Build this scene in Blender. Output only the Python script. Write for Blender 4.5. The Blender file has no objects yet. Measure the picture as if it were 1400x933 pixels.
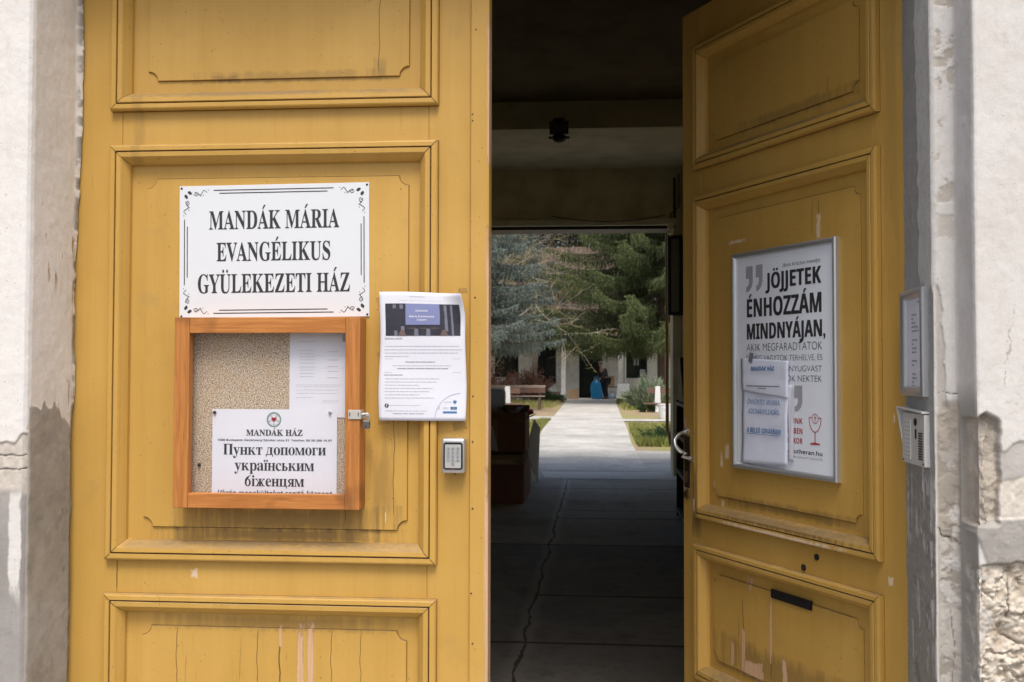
import bpy, bmesh, math, random
import numpy as np
from mathutils import Vector, Matrix

random.seed(7)
SC = bpy.context.scene
COL = SC.collection
R = math.radians

# ------------------------------------------------------------------ camera, sky, sun, exposure
cam_d = bpy.data.cameras.new("camera")
cam = bpy.data.objects.new("camera", cam_d)
COL.objects.link(cam)
YAW, PITCH, ROLL, FPX = 0.08386, 0.02886, 0.00206, 1402.04
fw = Vector((-math.sin(YAW) * math.cos(PITCH), math.cos(YAW) * math.cos(PITCH), math.sin(PITCH)))
rt = Vector((math.cos(YAW), math.sin(YAW), 0))
up = rt.cross(fw)
rt2 = rt * math.cos(ROLL) + up * math.sin(ROLL)
up2 = up * math.cos(ROLL) - rt * math.sin(ROLL)
m3 = Matrix((rt2, up2, -fw)).transposed()
cam.matrix_world = Matrix.Translation((0, 0, 1.25)) @ m3.to_4x4()
cam_d.sensor_width = 36.0
cam_d.lens = 36.0 * FPX / 1400.0
cam_d.clip_start = 0.05
cam_d.clip_end = 500
cam_d.dof.use_dof = True
cam_d.dof.focus_distance = 2.55
cam_d.dof.aperture_fstop = 13.0
SC.camera = cam

SUN_EL, SUN_AZ = 60.0, -9.0           # a veiled sun over the street, in front of the house 
sdir = Vector((-math.sin(R(SUN_AZ)) * math.cos(R(SUN_EL)), -math.cos(R(SUN_AZ)) * math.cos(R(SUN_EL)), math.sin(R(SUN_EL))))
world = bpy.data.worlds.new("World")
SC.world = world
world.use_nodes = True
wn = world.node_tree
sky = wn.nodes.new("ShaderNodeTexSky")
sky.sky_type = 'NISHITA'
sky.sun_disc = False
sky.sun_elevation = R(SUN_EL)
sky.sun_rotation = math.atan2(sdir.x, sdir.y)
sky.air_density = 0.85
sky.dust_density = 5.0
sky.ozone_density = 0.6
bg = wn.nodes["Background"]
wn.links.new(sky.outputs[0], bg.inputs[0])
bg.inputs[1].default_value = 0.12
sun_d = bpy.data.lights.new("sun", 'SUN')
sun_d.energy = 1.25
sun_d.angle = R(22)
sun_d.color = (1.0, 0.97, 0.93)
sun = bpy.data.objects.new("sun", sun_d)
sun.rotation_euler = (-sdir).to_track_quat('-Z', 'Y').to_euler()
sun.location = (0, 0, 20)
COL.objects.link(sun)
SC.view_settings.view_transform = 'Standard'
SC.view_settings.look = 'None'
SC.view_settings.gamma = 1.0
SC.view_settings.exposure = 0.68
SC.cycles.max_bounces = 8
SC.cycles.diffuse_bounces = 5
SC.cycles.use_denoising = True
SC.cycles.sample_clamp_indirect = 8.0


# ------------------------------------------------------------------ material helpers
class NT:
    def __init__(self, name, rough=0.6, spec=0.4):
        self.mat = bpy.data.materials.new(name)
        self.mat.use_nodes = True
        self.t = self.mat.node_tree
        self.b = self.t.nodes["Principled BSDF"]
        self.b.inputs["Roughness"].default_value = rough
        self.b.inputs["Specular IOR Level"].default_value = spec
        self._c = {}

    def put(self, sock, v):
        if isinstance(v, bpy.types.NodeSocket):
            self.t.links.new(v, sock)
        elif isinstance(v, (tuple, list)) and len(v) == 3 and sock.type == 'RGBA':
            sock.default_value = (*v, 1)
        else:
            sock.default_value = v

    def coord(self, kind="Object"):
        if kind not in self._c:
            n = self.t.nodes.new("ShaderNodeTexCoord")
            self._c[kind] = n.outputs[kind]
        return self._c[kind]

    def xyz(self, v=None):
        v = v or self.coord()
        if ('x', v) not in self._c:
            n = self.t.nodes.new("ShaderNodeSeparateXYZ")
            self.t.links.new(v, n.inputs[0])
            self._c[('x', v)] = n.outputs
        return self._c[('x', v)]

    def scale(self, s, v=None, rot=None):
        n = self.t.nodes.new("ShaderNodeMapping")
        n.inputs["Scale"].default_value = s
        if rot: n.inputs["Rotation"].default_value = rot
        self.t.links.new(v or self.coord(), n.inputs[0])
        return n.outputs[0]

    def noise(self, scale=5, detail=4, rough=0.55, vec=None, dist=0.0, out=0):
        n = self.t.nodes.new("ShaderNodeTexNoise")
        n.inputs["Scale"].default_value = scale
        n.inputs["Detail"].default_value = detail
        n.inputs["Roughness"].default_value = rough
        n.inputs["Distortion"].default_value = dist
        self.t.links.new(vec or self.coord(), n.inputs["Vector"])
        return n.outputs[out]

    def voronoi(self, scale, vec=None, feature='F1', out="Distance"):
        n = self.t.nodes.new("ShaderNodeTexVoronoi")
        n.feature = feature
        n.inputs["Scale"].default_value = scale
        self.t.links.new(vec or self.coord(), n.inputs["Vector"])
        return n.outputs[out]

    def math(self, op, a, b=0.0, clamp=False):
        n = self.t.nodes.new("ShaderNodeMath")
        n.operation = op
        n.use_clamp = clamp
        self.put(n.inputs[0], a)
        self.put(n.inputs[1], b)
        return n.outputs[0]

    def step(self, v, lo, hi, a=0.0, b=1.0):
        n = self.t.nodes.new("ShaderNodeMapRange")
        n.interpolation_type = 'SMOOTHSTEP'
        self.put(n.inputs[0], v)
        n.inputs[1].default_value = lo
        n.inputs[2].default_value = hi
        n.inputs[3].default_value = a
        n.inputs[4].default_value = b
        return n.outputs[0]

    def mix(self, fac, a, b, mode='MIX'):
        n = self.t.nodes.new("ShaderNodeMix")
        n.data_type = 'RGBA'
        n.blend_type = mode
        self.put(n.inputs[0], fac)
        self.put(n.inputs[6], a)
        self.put(n.inputs[7], b)
        return n.outputs[2]

    def attr(self, name, out="Color"):
        n = self.t.nodes.new("ShaderNodeAttribute")
        n.attribute_name = name
        return n.outputs[out]

    def rect(self, cx, cz, hx, hz, noise, amp=1.2, k=3.0):
        """mask: 1 inside the rectangle of object x / z, edges broken up by a noise"""
        x, y, z = self.xyz()
        dx = self.math('DIVIDE', self.math('ABSOLUTE', self.math('SUBTRACT', x, cx)), hx)
        dz = self.math('DIVIDE', self.math('ABSOLUTE', self.math('SUBTRACT', z, cz)), hz)
        d = self.math('SUBTRACT', 1.0, self.math('MAXIMUM', dx, dz))
        n = self.math('MULTIPLY', self.math('SUBTRACT', noise, 0.5), amp * k)
        inside = self.step(d, 0.0, 0.08)
        return self.math('MULTIPLY', inside, self.math('ADD', self.math('MULTIPLY', d, k), n, True), True)

    def bump(self, h, strength=0.3, dist=0.01):
        n = self.t.nodes.new("ShaderNodeBump")
        n.inputs["Strength"].default_value = strength
        n.inputs["Distance"].default_value = dist
        self.t.links.new(h, n.inputs["Height"])
        self.t.links.new(n.outputs[0], self.b.inputs["Normal"])

    def color(self, c):
        self.put(self.b.inputs["Base Color"], c)

    def set(self, **kw):
        for k, v in kw.items():
            self.put(self.b.inputs[k.replace('_', ' ')], v)
        return self


def plain(name, col, rough=0.6, metal=0.0, var=0.12, scale=20, bump=0.0, spec=0.4):
    n = NT(name, rough, spec)
    f = n.noise(scale, 5)
    n.color(n.mix(f, tuple(c * (1 - var) for c in col), tuple(min(1, c * (1 + var)) for c in col)))
    n.b.inputs["Metallic"].default_value = metal
    if bump: n.bump(n.noise(scale * 4, 4), bump, 0.004)
    return n.mat


# ------------------------------------------------------------------ mesh helpers
class MB:
    def __init__(self):
        self.v, self.f, self.m = [], [], []

    def add(self, vs, fs, m=0):
        o = len(self.v)
        self.v += [tuple(p) for p in vs]
        self.f += [[i + o for i in q] for q in fs]
        self.m += [m] * len(fs)
        return self

    def box(self, x0, x1, y0, y1, z0, z1, m=0):
        v = [(x, y, z) for x in (x0, x1) for y in (y0, y1) for z in (z0, z1)]
        return self.add(v, [(0, 1, 3, 2), (4, 6, 7, 5), (0, 4, 5, 1), (2, 3, 7, 6), (0, 2, 6, 4), (1, 5, 7, 3)], m)

    def quad(self, a, b, c, d, m=0):
        return self.add([a, b, c, d], [(0, 1, 2, 3)], m)

    def flat(self, pts, y, m=0):
        """a polygon in the x-z plane facing -y"""
        return self.add([(p[0], y, p[1]) for p in pts], [list(range(len(pts)))], m)

    def frect(self, x0, x1, z0, z1, y, m=0):
        return self.flat([(x0, z0), (x1, z0), (x1, z1), (x0, z1)], y, m)

    def disc(self, cx, cz, r, y, n=20, m=0, rz=None):
        rz = rz or r
        return self.flat([(cx + r * math.cos(2 * math.pi * i / n), cz + rz * math.sin(2 * math.pi * i / n)) for i in range(n)], y, m)

    def ring(self, cx, cz, r0, r1, y, a0=0, a1=360, n=32, m=0):
        vs, fs = [], []
        for i in range(n + 1):
            a = R(a0 + (a1 - a0) * i / n)
            for r in (r0, r1):
                vs.append((cx + r * math.cos(a), y, cz + r * math.sin(a)))
        for i in range(n):
            fs.append((2 * i, 2 * i + 1, 2 * i + 3, 2 * i + 2))
        return self.add(vs, fs, m)

    def ribbon(self, pts, w, y, m=0):
        vs, fs = [], []
        n = len(pts)
        for i, p in enumerate(pts):
            a = pts[max(0, i - 1)]
            b = pts[min(n - 1, i + 1)]
            t = Vector((b[0] - a[0], b[1] - a[1])).normalized()
            ww = w[i] if isinstance(w, (list, tuple)) else w
            for s in (-1, 1):
                vs.append((p[0] - t.y * s * ww / 2, y, p[1] + t.x * s * ww / 2))
        for i in range(n - 1):
            fs.append((2 * i, 2 * i + 1, 2 * i + 3, 2 * i + 2))
        return self.add(vs, fs, m)

    def prism(self, pts, y0, y1, m=0):
        """outline in x-z extruded from y0 (front) to y1 (back)"""
        n = len(pts)
        vs = [(p[0], y0, p[1]) for p in pts] + [(p[0], y1, p[1]) for p in pts]
        fs = [list(range(n)), list(range(2 * n - 1, n - 1, -1))]
        fs += [(i, i + n, (i + 1) % n + n, (i + 1) % n) for i in range(n)]
        return self.add(vs, fs, m)

    def tube(self, pts, r, n=10, m=0, cap=True):
        vs, fs = [], []
        P = [Vector(p) for p in pts]
        k = len(P)
        ref = Vector((0, 0, 1))
        for i in range(k):
            t = (P[min(k - 1, i + 1)] - P[max(0, i - 1)]).normalized()
            if abs(t.dot(ref)) > 0.95: ref = Vector((1, 0, 0)) if abs(t.x) < 0.9 else Vector((0, 1, 0))
            a = t.cross(ref).normalized()
            b = t.cross(a)
            rr = r[i] if isinstance(r, (list, tuple)) else r
            for j in range(n):
                q = 2 * math.pi * j / n
                vs.append(P[i] + (a * math.cos(q) + b * math.sin(q)) * rr)
        for i in range(k - 1):
            for j in range(n):
                fs.append((i * n + j, i * n + (j + 1) % n, (i + 1) * n + (j + 1) % n, (i + 1) * n + j))
        if cap:
            fs += [list(range(n - 1, -1, -1)), list(range((k - 1) * n, k * n))]
        return self.add(vs, fs, m)

    def lathe(self, prof, cx, cy, n=24, m=0, axis='z'):
        """prof: (radius, height) pairs"""
        vs, fs = [], []
        for r, h in prof:
            for j in range(n):
                q = 2 * math.pi * j / n
                c, s = r * math.cos(q), r * math.sin(q)
                vs.append((cx + c, cy + s, h) if axis == 'z' else (cx + c, h, cy + s))
        k = len(prof)
        for i in range(k - 1):
            for j in range(n):
                fs.append((i * n + j, i * n + (j + 1) % n, (i + 1) * n + (j + 1) % n, (i + 1) * n + j))
        fs += [list(range(n - 1, -1, -1)), list(range((k - 1) * n, k * n))]
        return self.add(vs, fs, m)

    def rectsweep(self, x0, x1, z0, z1, prof, m=0):
        """moulding round a rectangle; prof: (inset, y)"""
        vs, fs = [], []
        for w, y in prof:
            vs += [(x0 + w, y, z0 + w), (x1 - w, y, z0 + w), (x1 - w, y, z1 - w), (x0 + w, y, z1 - w)]
        for i in range(len(prof) - 1):
            for j in range(4):
                fs.append((i * 4 + j, i * 4 + (j + 1) % 4, (i + 1) * 4 + (j + 1) % 4, (i + 1) * 4 + j))
        return self.add(vs, fs, m)

    def warp(self, fn):
        self.v = [tuple(fn(*p)) for p in self.v]
        return self

    def build(self, name, mats, parent=None, off=(0, 0, 0), bevel=0.0, smooth=None, seg=2):
        me = bpy.data.meshes.new(name)
        vs = [(p[0] - off[0], p[1] - off[1], p[2] - off[2]) for p in self.v]
        me.from_pydata(vs, [], self.f)
        for p, i in zip(me.polygons, self.m):
            p.material_index = i
        if not isinstance(mats, (list, tuple)): mats = [mats]
        for mt in mats: me.materials.append(mt)
        bm = bmesh.new()
        bm.from_mesh(me)
        bmesh.ops.recalc_face_normals(bm, faces=bm.faces) if bevel or smooth else None
        if bevel:
            ed = [e for e in bm.edges if e.is_manifold and e.calc_face_angle(0) > R(35)]
            bmesh.ops.bevel(bm, geom=ed, offset=bevel, segments=seg, affect='EDGES', profile=0.5, clamp_overlap=True)
        bm.to_mesh(me)
        bm.free()
        if smooth:
            for p in me.polygons: p.use_smooth = True
            me.set_sharp_from_angle(angle=R(smooth))
        o = bpy.data.objects.new(name, me)
        COL.objects.link(o)
        if parent: o.parent = parent
        return o


def tag(o, label=None, cat=None, group=None, kind=None):
    if label: o["label"] = label
    if cat: o["category"] = cat
    if group: o["group"] = group
    if kind: o["kind"] = kind
    return o


def thing(name, label, cat, loc=(0, 0, 0), rz=0.0, group=None, ry=0.0):
    o = bpy.data.objects.new(name, None)
    COL.objects.link(o)
    o.empty_display_size = 0.1
    o.location = loc
    o.rotation_euler = (0, ry, rz)
    return tag(o, label, cat, group)


def structure(o):
    o["kind"] = "structure"
    return o


# ------------------------------------------------------------------ lettering
TMP = bpy.data.scenes.new("lettering_bench")
_tc = bpy.data.curves.new("t", 'FONT')
_to = bpy.data.objects.new("t", _tc)
TMP.collection.objects.link(_to)
_memo = {}

def _eval(body, offset):
    _tc.body = body
    _tc.offset = offset
    TMP.view_layers[0].update()
    ev = _to.evaluated_get(TMP.view_layers[0].depsgraph)
    me = ev.to_mesh()
    r = ([(v.co.x, v.co.y) for v in me.vertices], [list(p.vertices) for p in me.polygons])
    ev.to_mesh_clear()
    return r


def _raw(body, offset=0.0):
    if (body, offset) not in _memo:
        _memo[(body, offset)] = _eval(body, offset)
    vs, fs = _memo[(body, offset)]
    return list(vs), [list(f) for f in fs]


STY = {'serif': (0x1D400, 0x1D41A, 0x1D7CE), 'sansb': (0x1D5D4, 0x1D5EE, 0x1D7EC), 'ital': (0x1D63C, 0x1D656, 0x1D7EC),
       'sansi': (0x1D608, 0x1D622, 0x1D7E2)}
ACC = {'Á': ('A', 1), 'É': ('E', 1), 'Ö': ('O', 2), 'Ü': ('U', 2), 'Ó': ('O', 1), 'á': ('a', 1), 'é': ('e', 1), 'ó': ('o', 1), 'í': ('ı', 1),
       'ö': ('o', 2), 'ü': ('u', 2), 'ő': ('o', 3), 'Ő': ('O', 3)}


def _map(ch, st):
    if st not in STY: return ch
    A, a, d = STY[st]
    if 'A' <= ch <= 'Z': return chr(A + ord(ch) - 65)
    if 'a' <= ch <= 'z': return chr(a + ord(ch) - 97)
    if '0' <= ch <= '9': return chr(d + ord(ch) - 48)
    return ch


def text_geo(body, st, offset=0.0):
    plainb = ''.join(_map(ACC[c][0] if (c in ACC and st in STY) else c, st) for c in body)
    vs, fs = _raw(plainb, offset)
    if st in STY:
        for i, c in enumerate(body):
            if c in ACC:
                pre, _ = _raw(plainb[:i + 1], offset)
                one, _ = _raw(plainb[i], offset)
                xr = max(p[0] for p in pre)
                w = max(p[0] for p in one) - min(p[0] for p in one)
                top = max(p[1] for p in one)
                cx = xr - w / 2
                k = ACC[c][1]
                b = len(vs)
                if k == 1:
                    vs += [(cx - .05, top + .04), (cx + .03, top + .04), (cx + .17, top + .19), (cx + .05, top + .19)]
                    fs.append([b, b + 1, b + 2, b + 3])
                elif k == 2:
                    for sx in (-.12, .12):
                        b = len(vs)
                        vs += [(cx + sx + .062 * math.cos(q * math.pi / 5), top + .11 + .062 * math.sin(q * math.pi / 5)) for q in range(10)]
                        fs.append(list(range(b, b + 10)))
                else:
                    for sx in (-.1, .08):
                        b = len(vs)
                        vs += [(cx + sx - .03, top + .04), (cx + sx + .03, top + .04), (cx + sx + .14, top + .18), (cx + sx + .05, top + .18)]
                        fs.append([b, b + 1, b + 2, b + 3])
    return vs, fs


_cap = {}


def put_text(mb, body, x0, x1, zb, cap, y, st='sans', offset=0.0, m=0, slope=0.0):
    vs, fs = text_geo(body, st, offset)
    if (st, offset) not in _cap:
        h, _ = _raw(_map('H', st), offset)
        _cap[(st, offset)] = max(p[1] for p in h) - min(p[1] for p in h)
    a = min(p[0] for p in vs)
    b = max(p[0] for p in vs)
    sx = (x1 - x0) / (b - a)
    sz = cap / _cap[(st, offset)]
    mb.add([(x0 + (p[0] - a) * sx, y, zb + p[1] * sz + slope * (p[0] - a) * sx) for p in vs], fs, m)


def dashes(mb, x0, x1, z, h, y, m=0, rnd=random, word=(.006, .022), gap=.0022):
    """a line of print too small to read: short runs of ink"""
    x = x0
    while x < x1:
        w = min(rnd.uniform(*word), x1 - x)
        if w > .002:
            mb.frect(x, x + w, z, z + h, y, m)
        x += w + gap
# ------------------------------------------------------------------ materials
def yellow_paint(name, bare=(), dirt=(), cracks=(), specks=True, scuffs=(), tone=1.0):
    n = NT(name, 0.45, 0.35)
    grain = n.noise(1.0, 6, .6, n.scale((120, 120, 4)))
    blot = n.noise(3.5, 4, .6)
    fine = n.noise(70, 5, .6)
    base = n.mix(blot, (.475 * tone, .280 * tone, .058 * tone), (.60 * tone, .368 * tone, .094 * tone))
    base = n.mix(n.step(grain, .45, .75, 0, .16), base, (.43, .235, .035))
    brush = n.noise(1.0, 4, .55, n.scale((22, 22, 1.3)))
    base = n.mix(n.step(brush, .40, .72, 0, .30), base, (.44 * tone, .255 * tone, .045 * tone))
    fade = n.noise(1.7, 3, .5)
    base = n.mix(n.step(fade, .5, .75, 0, .35), base, (.72 * tone, .47 * tone, .14 * tone))
    streak = n.noise(1.0, 5, .65, n.scale((60, 60, 5)))
    h = grain
    fc = n.noise(1.0, 4, .6, n.scale((170, 170, 5)), .6)
    base = n.mix(n.math('MULTIPLY', n.step(fc, .66, .72), n.step(n.noise(5, 4, .6), .46, .66, 0, .62)), base, (.17, .10, .035))
    wear = n.step(n.noise(38, 6, .75), .665, .70)
    base = n.mix(n.math('MULTIPLY', wear, n.step(n.noise(2.3, 3), .50, .60, 0, .7)), base, (.44, .29, .10))
    # grime that has run into the surface
    g2 = n.step(n.noise(9, 6, .7), .56, .75, 0, .35)
    base = n.mix(g2, base, (.36, .24, .09))
    if specks:
        sp = n.step(n.noise(150, 2, .5), .72, .77)
        base = n.mix(n.math('MULTIPLY', sp, .75), base, (.1, .06, .03))
        vd = n.step(n.voronoi(26), .035, .06, 1, 0)
        vd = n.math('MULTIPLY', vd, n.step(n.noise(7, 2), .55, .62))
        base = n.mix(n.math('MULTIPLY', vd, .7), base, (.12, .07, .03))
    for (cx, cz, hx, hz, f) in dirt:
        base = n.mix(n.math('MULTIPLY', n.rect(cx, cz, hx, hz, streak, 2.2, 1.6), f), base, (.13, .085, .04))
    # dust lying on upward faces
    geo = n.t.nodes.new("ShaderNodeNewGeometry")
    nz = n.xyz(geo.outputs["Normal"])[2]
    dust = n.math('MULTIPLY', n.step(nz, .35, .8), n.step(n.noise(14, 5, .7, n.scale((.5, 1, 1))), .3, .6, .35, .95))
    base = n.mix(n.math('MULTIPLY', dust, .8), base, (.25, .18, .095))
    for (cx, z0, z1, w) in cracks:
        wob = n.math('MULTIPLY', n.math('SUBTRACT', n.noise(6, 4, .6, n.scale((.01, .01, 1))), .5), .022)
        x, yy, z = n.xyz()
        d = n.math('ABSOLUTE', n.math('ADD', n.math('SUBTRACT', x, cx), wob))
        mk = n.math('MULTIPLY', n.step(d, w * .5, w, 1, 0), n.math('MULTIPLY', n.step(z, z0, z0 + .02), n.step(z, z1 - .02, z1, 1, 0)))
        base = n.mix(n.math('MULTIPLY', mk, .85), base, (.07, .04, .02))
    for (cx, cz, hx, hz, k) in bare:
        nz_ = n.noise(1.0, 6, .7, n.scale((70, 70, 14 * k)))
        mk = n.rect(cx, cz, hx, hz, nz_, 1.9, 2.2)
        wood = n.mix(n.noise(1.0, 5, .6, n.scale((200, 200, 8))), (.40, .23, .11), (.72, .49, .31))
        edge = n.step(mk, .12, .4)
        base = n.mix(edge, base, n.mix(n.step(mk, .15, .55), (.2, .12, .05), wood))
    for (cx, cz, hx, hz) in scuffs:
        nz_ = n.noise(1.0, 5, .7, n.scale((60, 60, 40)))
        base = n.mix(n.math('MULTIPLY', n.rect(cx, cz, hx, hz, nz_, 2.4, 2.0), .85), base, (.70, .56, .40))
    n.color(base)
    n.set(Roughness=n.step(fine, .3, .8, .38, .6))
    n.bump(n.math('ADD', n.math('MULTIPLY', grain, .6), n.math('MULTIPLY', fine, .4)), .22, .0012)
    return n.mat


def wood_mat(name, along, c0, c1, c2, rough=.5):
    """stained wood, grain running along 'x', 'y' or 'z'"""
    n = NT(name, rough, .4)
    s = {'x': (5, 90, 90), 'z': (90, 90, 5), 'y': (90, 5, 90)}[along]
    g = n.noise(1, 6, .62, n.scale(s), 1.2)
    kn = n.noise(7, 3, .5)
    c = n.mix(n.step(g, .3, .7), c0, c1)
    c = n.mix(n.math('MULTIPLY', n.step(kn, .62, .74), .6), c, c2)
    c = n.mix(n.math('MULTIPLY', n.step(n.noise(1, 4, .6, n.scale(tuple(k * 2.2 for k in s))), .6, .75), .55), c, c2)
    n.color(c)
    n.bump(g, .15, .001)
    return n.mat


def plaster_vc(name):
    """painted / bare plaster whose paint layers come from the mesh's own colour layer"""
    n = NT(name, .85, .2)
    c = n.attr("albedo")
    f = n.noise(55, 6, .65)
    l = n.noise(7, 5, .6)
    c = n.mix(n.step(f, .3, .75, 0, .30), c, n.mix(1.0, c, (.76, .74, .70), 'MULTIPLY'))
    c = n.mix(n.step(l, .45, .8, 0, .35), c, n.mix(1.0, c, (.84, .81, .75), 'MULTIPLY'))
    pit = n.step(n.noise(210, 2, .5), .69, .75)
    c = n.mix(n.math('MULTIPLY', pit, .5), c, (.2, .17, .13))
    gr = n.noise(420, 2, .6)
    c = n.mix(n.step(gr, .35, .7, .0, .14), c, n.mix(1.0, c, (.55, .53, .50), 'MULTIPLY'))
    vr = n.noise(1.0, 5, .7, n.scale((40, 40, 7)))
    c = n.mix(n.step(vr, .55, .75, 0, .30), c, n.mix(1.0, c, (.70, .67, .60), 'MULTIPLY'))
    n.color(c)
    n.bump(n.math('ADD', f, n.math('MULTIPLY', n.noise(230, 4, .7), .6)), .32, .003)
    return n.mat


M = {}
M['wood_v'] = wood_mat('stained_pine_upright', 'z', (.37, .135, .028), (.52, .215, .055), (.17, .062, .018))
M['wood_h'] = wood_mat('stained_pine_level', 'x', (.39, .142, .03), (.55, .228, .058), (.18, .065, .018))
M['white_enamel'] = plain('white_enamel', (.71, .745, .78), .25, var=.02, scale=3, spec=.5)
M['ink'] = plain('dark_grey_ink', (.035, .035, .038), .5, var=.1)
M['ink_mid'] = plain('grey_ink', (.30, .30, .33), .6, var=.05)
M['ink_pale'] = plain('pale_grey_print', (.50, .50, .54), .6, var=.05)
M['ink_grey'] = plain('mid_grey_print', (.36, .37, .40), .5, var=.05)
M['ink_blue'] = plain('blue_print', (.05, .17, .38), .5, var=.1)
M['ink_red'] = plain('red_print', (.42, .02, .03), .5, var=.05)
M['ink_green'] = plain('green_print', (.05, .25, .12), .5, var=.05)
M['steel'] = plain('brushed_steel', (.62, .62, .62), .33, 1.0, .1, 90)
M['alu'] = plain('satin_aluminium', (.60, .62, .64), .36, .75, .05, 60)
M['chrome'] = plain('worn_chrome', (.78, .78, .76), .28, .8, .08, 60)
M['dark_metal'] = plain('dark_metal', (.05, .045, .04), .5, .6, .2, 60)
M['brass'] = plain('dull_brass', (.28, .21, .10), .4, .9, .2, 60)
M['black'] = plain('black_plastic', (.012, .012, .013), .45)
M['gap'] = plain('shade_and_mitre_line', (.045, .028, .012), .9)  # painted shade along mouldings and raised fields, plus the mitre joints
M['void'] = plain('dark_slot', (.006, .005, .004), .9)
M['zinc'] = plain('zinc_plate', (.62, .61, .56), .45, .5, .1, 50)
n = NT('paper', .75, .2)
pn = n.noise(9, 4, .6)
n.color(n.mix(pn, (.68, .70, .78), (.76, .77, .83)))
n.bump(n.noise(6, 3, .5), .25, .01)
M['paper'] = n.mat
n = NT('soft_paper', .75, .2)
n.color(n.mix(n.noise(6, 4, .6), (.68, .73, .88), (.76, .81, .93)))
n.bump(n.noise(11, 4, .6), .45, .01)
M['paper2'] = n.mat
n = NT('poster_print', .4, .35)
n.color(n.mix(n.noise(4, 3), (.76, .81, .88), (.80, .85, .91)))
M['poster'] = n.mat
n = NT('chipboard', .9, .15)
sp = n.noise(330, 3, .7)
c = n.mix(n.step(sp, .38, .62), (.13, .085, .05), (.70, .58, .44))
c = n.mix(n.step(n.noise(900, 2, .6), .5, .62, 0, .55), c, (.78, .70, .58))
c = n.mix(n.step(n.noise(11, 4, .6), .5, .75, 0, .45), c, (.46, .30, .15))
n.color(c)
n.bump(sp, .5, .002)
M['chipboard'] = n.mat
n = NT('clear_tape', .25, .5)
n.color((.55, .36, .10))
n.b.inputs["Alpha"].default_value = .45
M['tape'] = n.mat
n = NT('clear_pane', .03, .5)
tr = n.t.nodes.new("ShaderNodeBsdfTransparent")
gl = n.t.nodes.new("ShaderNodeBsdfGlossy")
gl.inputs["Roughness"].default_value = .03
lw = n.t.nodes.new("ShaderNodeLayerWeight")
lw.inputs[0].default_value = .5
frs = n.math('ADD', n.math('MULTIPLY', n.math('POWER', lw.outputs["Facing"], 4.0), .5), .025)
mx = n.t.nodes.new("ShaderNodeMixShader")
n.t.links.new(frs, mx.inputs[0])
n.t.links.new(tr.outputs[0], mx.inputs[1])
n.t.links.new(gl.outputs[0], mx.inputs[2])
n.t.links.new(mx.outputs[0], n.t.nodes["Material Output"].inputs[0])
M['pane'] = n.mat
n = NT('dull_window', .08, .5)
n.color(n.mix(n.noise(3, 3), (.010, .016, .014), (.03, .035, .03)))
M['window'] = n.mat
M['plaster_vc'] = plaster_vc('layered_plaster')


def plaster(name, col, dirt=(.6, .55, .45), s=1.0):
    n = NT(name, .9, .15)
    f = n.noise(3 * s, 6, .6)
    g = n.noise(30 * s, 5, .6)
    c = n.mix(n.step(f, .4, .75, 0, .6), col, tuple(a * b for a, b in zip(col, dirt)))
    c = n.mix(n.step(g, .5, .8, 0, .3), c, tuple(a * .8 for a in col))
    n.color(c)
    n.bump(g, .3, .004)
    return n.mat


M['plaster_out'] = plaster('street_plaster', (.70, .67, .62))
M['plaster_in'] = plaster('old_cream_plaster', (.72, .65, .46))
M['plaster_dark'] = plaster('shaded_ceiling_plaster', (.22, .16, .08))  # deep shade of the near ceiling put into a darker plaster colour
M['trim_cream'] = plaster('cream_trim', (.78, .72, .56))
M['plaster_far'] = plaster('courtyard_plaster', (.84, .83, .79))
M['white_far'] = plaster('white_column_paint', (.80, .80, .78))
n = NT('roof_tiles', .9, .15)
x, y, z = n.xyz()
wv = n.math('SINE', n.math('MULTIPLY', x, 26.0))
c = n.mix(n.noise(2.2, 5, .7), (.085, .065, .05), (.165, .125, .095))
c = n.mix(n.step(wv, .3, 1, 0, .5), c, (.09, .05, .035))
n.color(c)
n.bump(wv, .6, .04)
M['roof'] = n.mat


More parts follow.
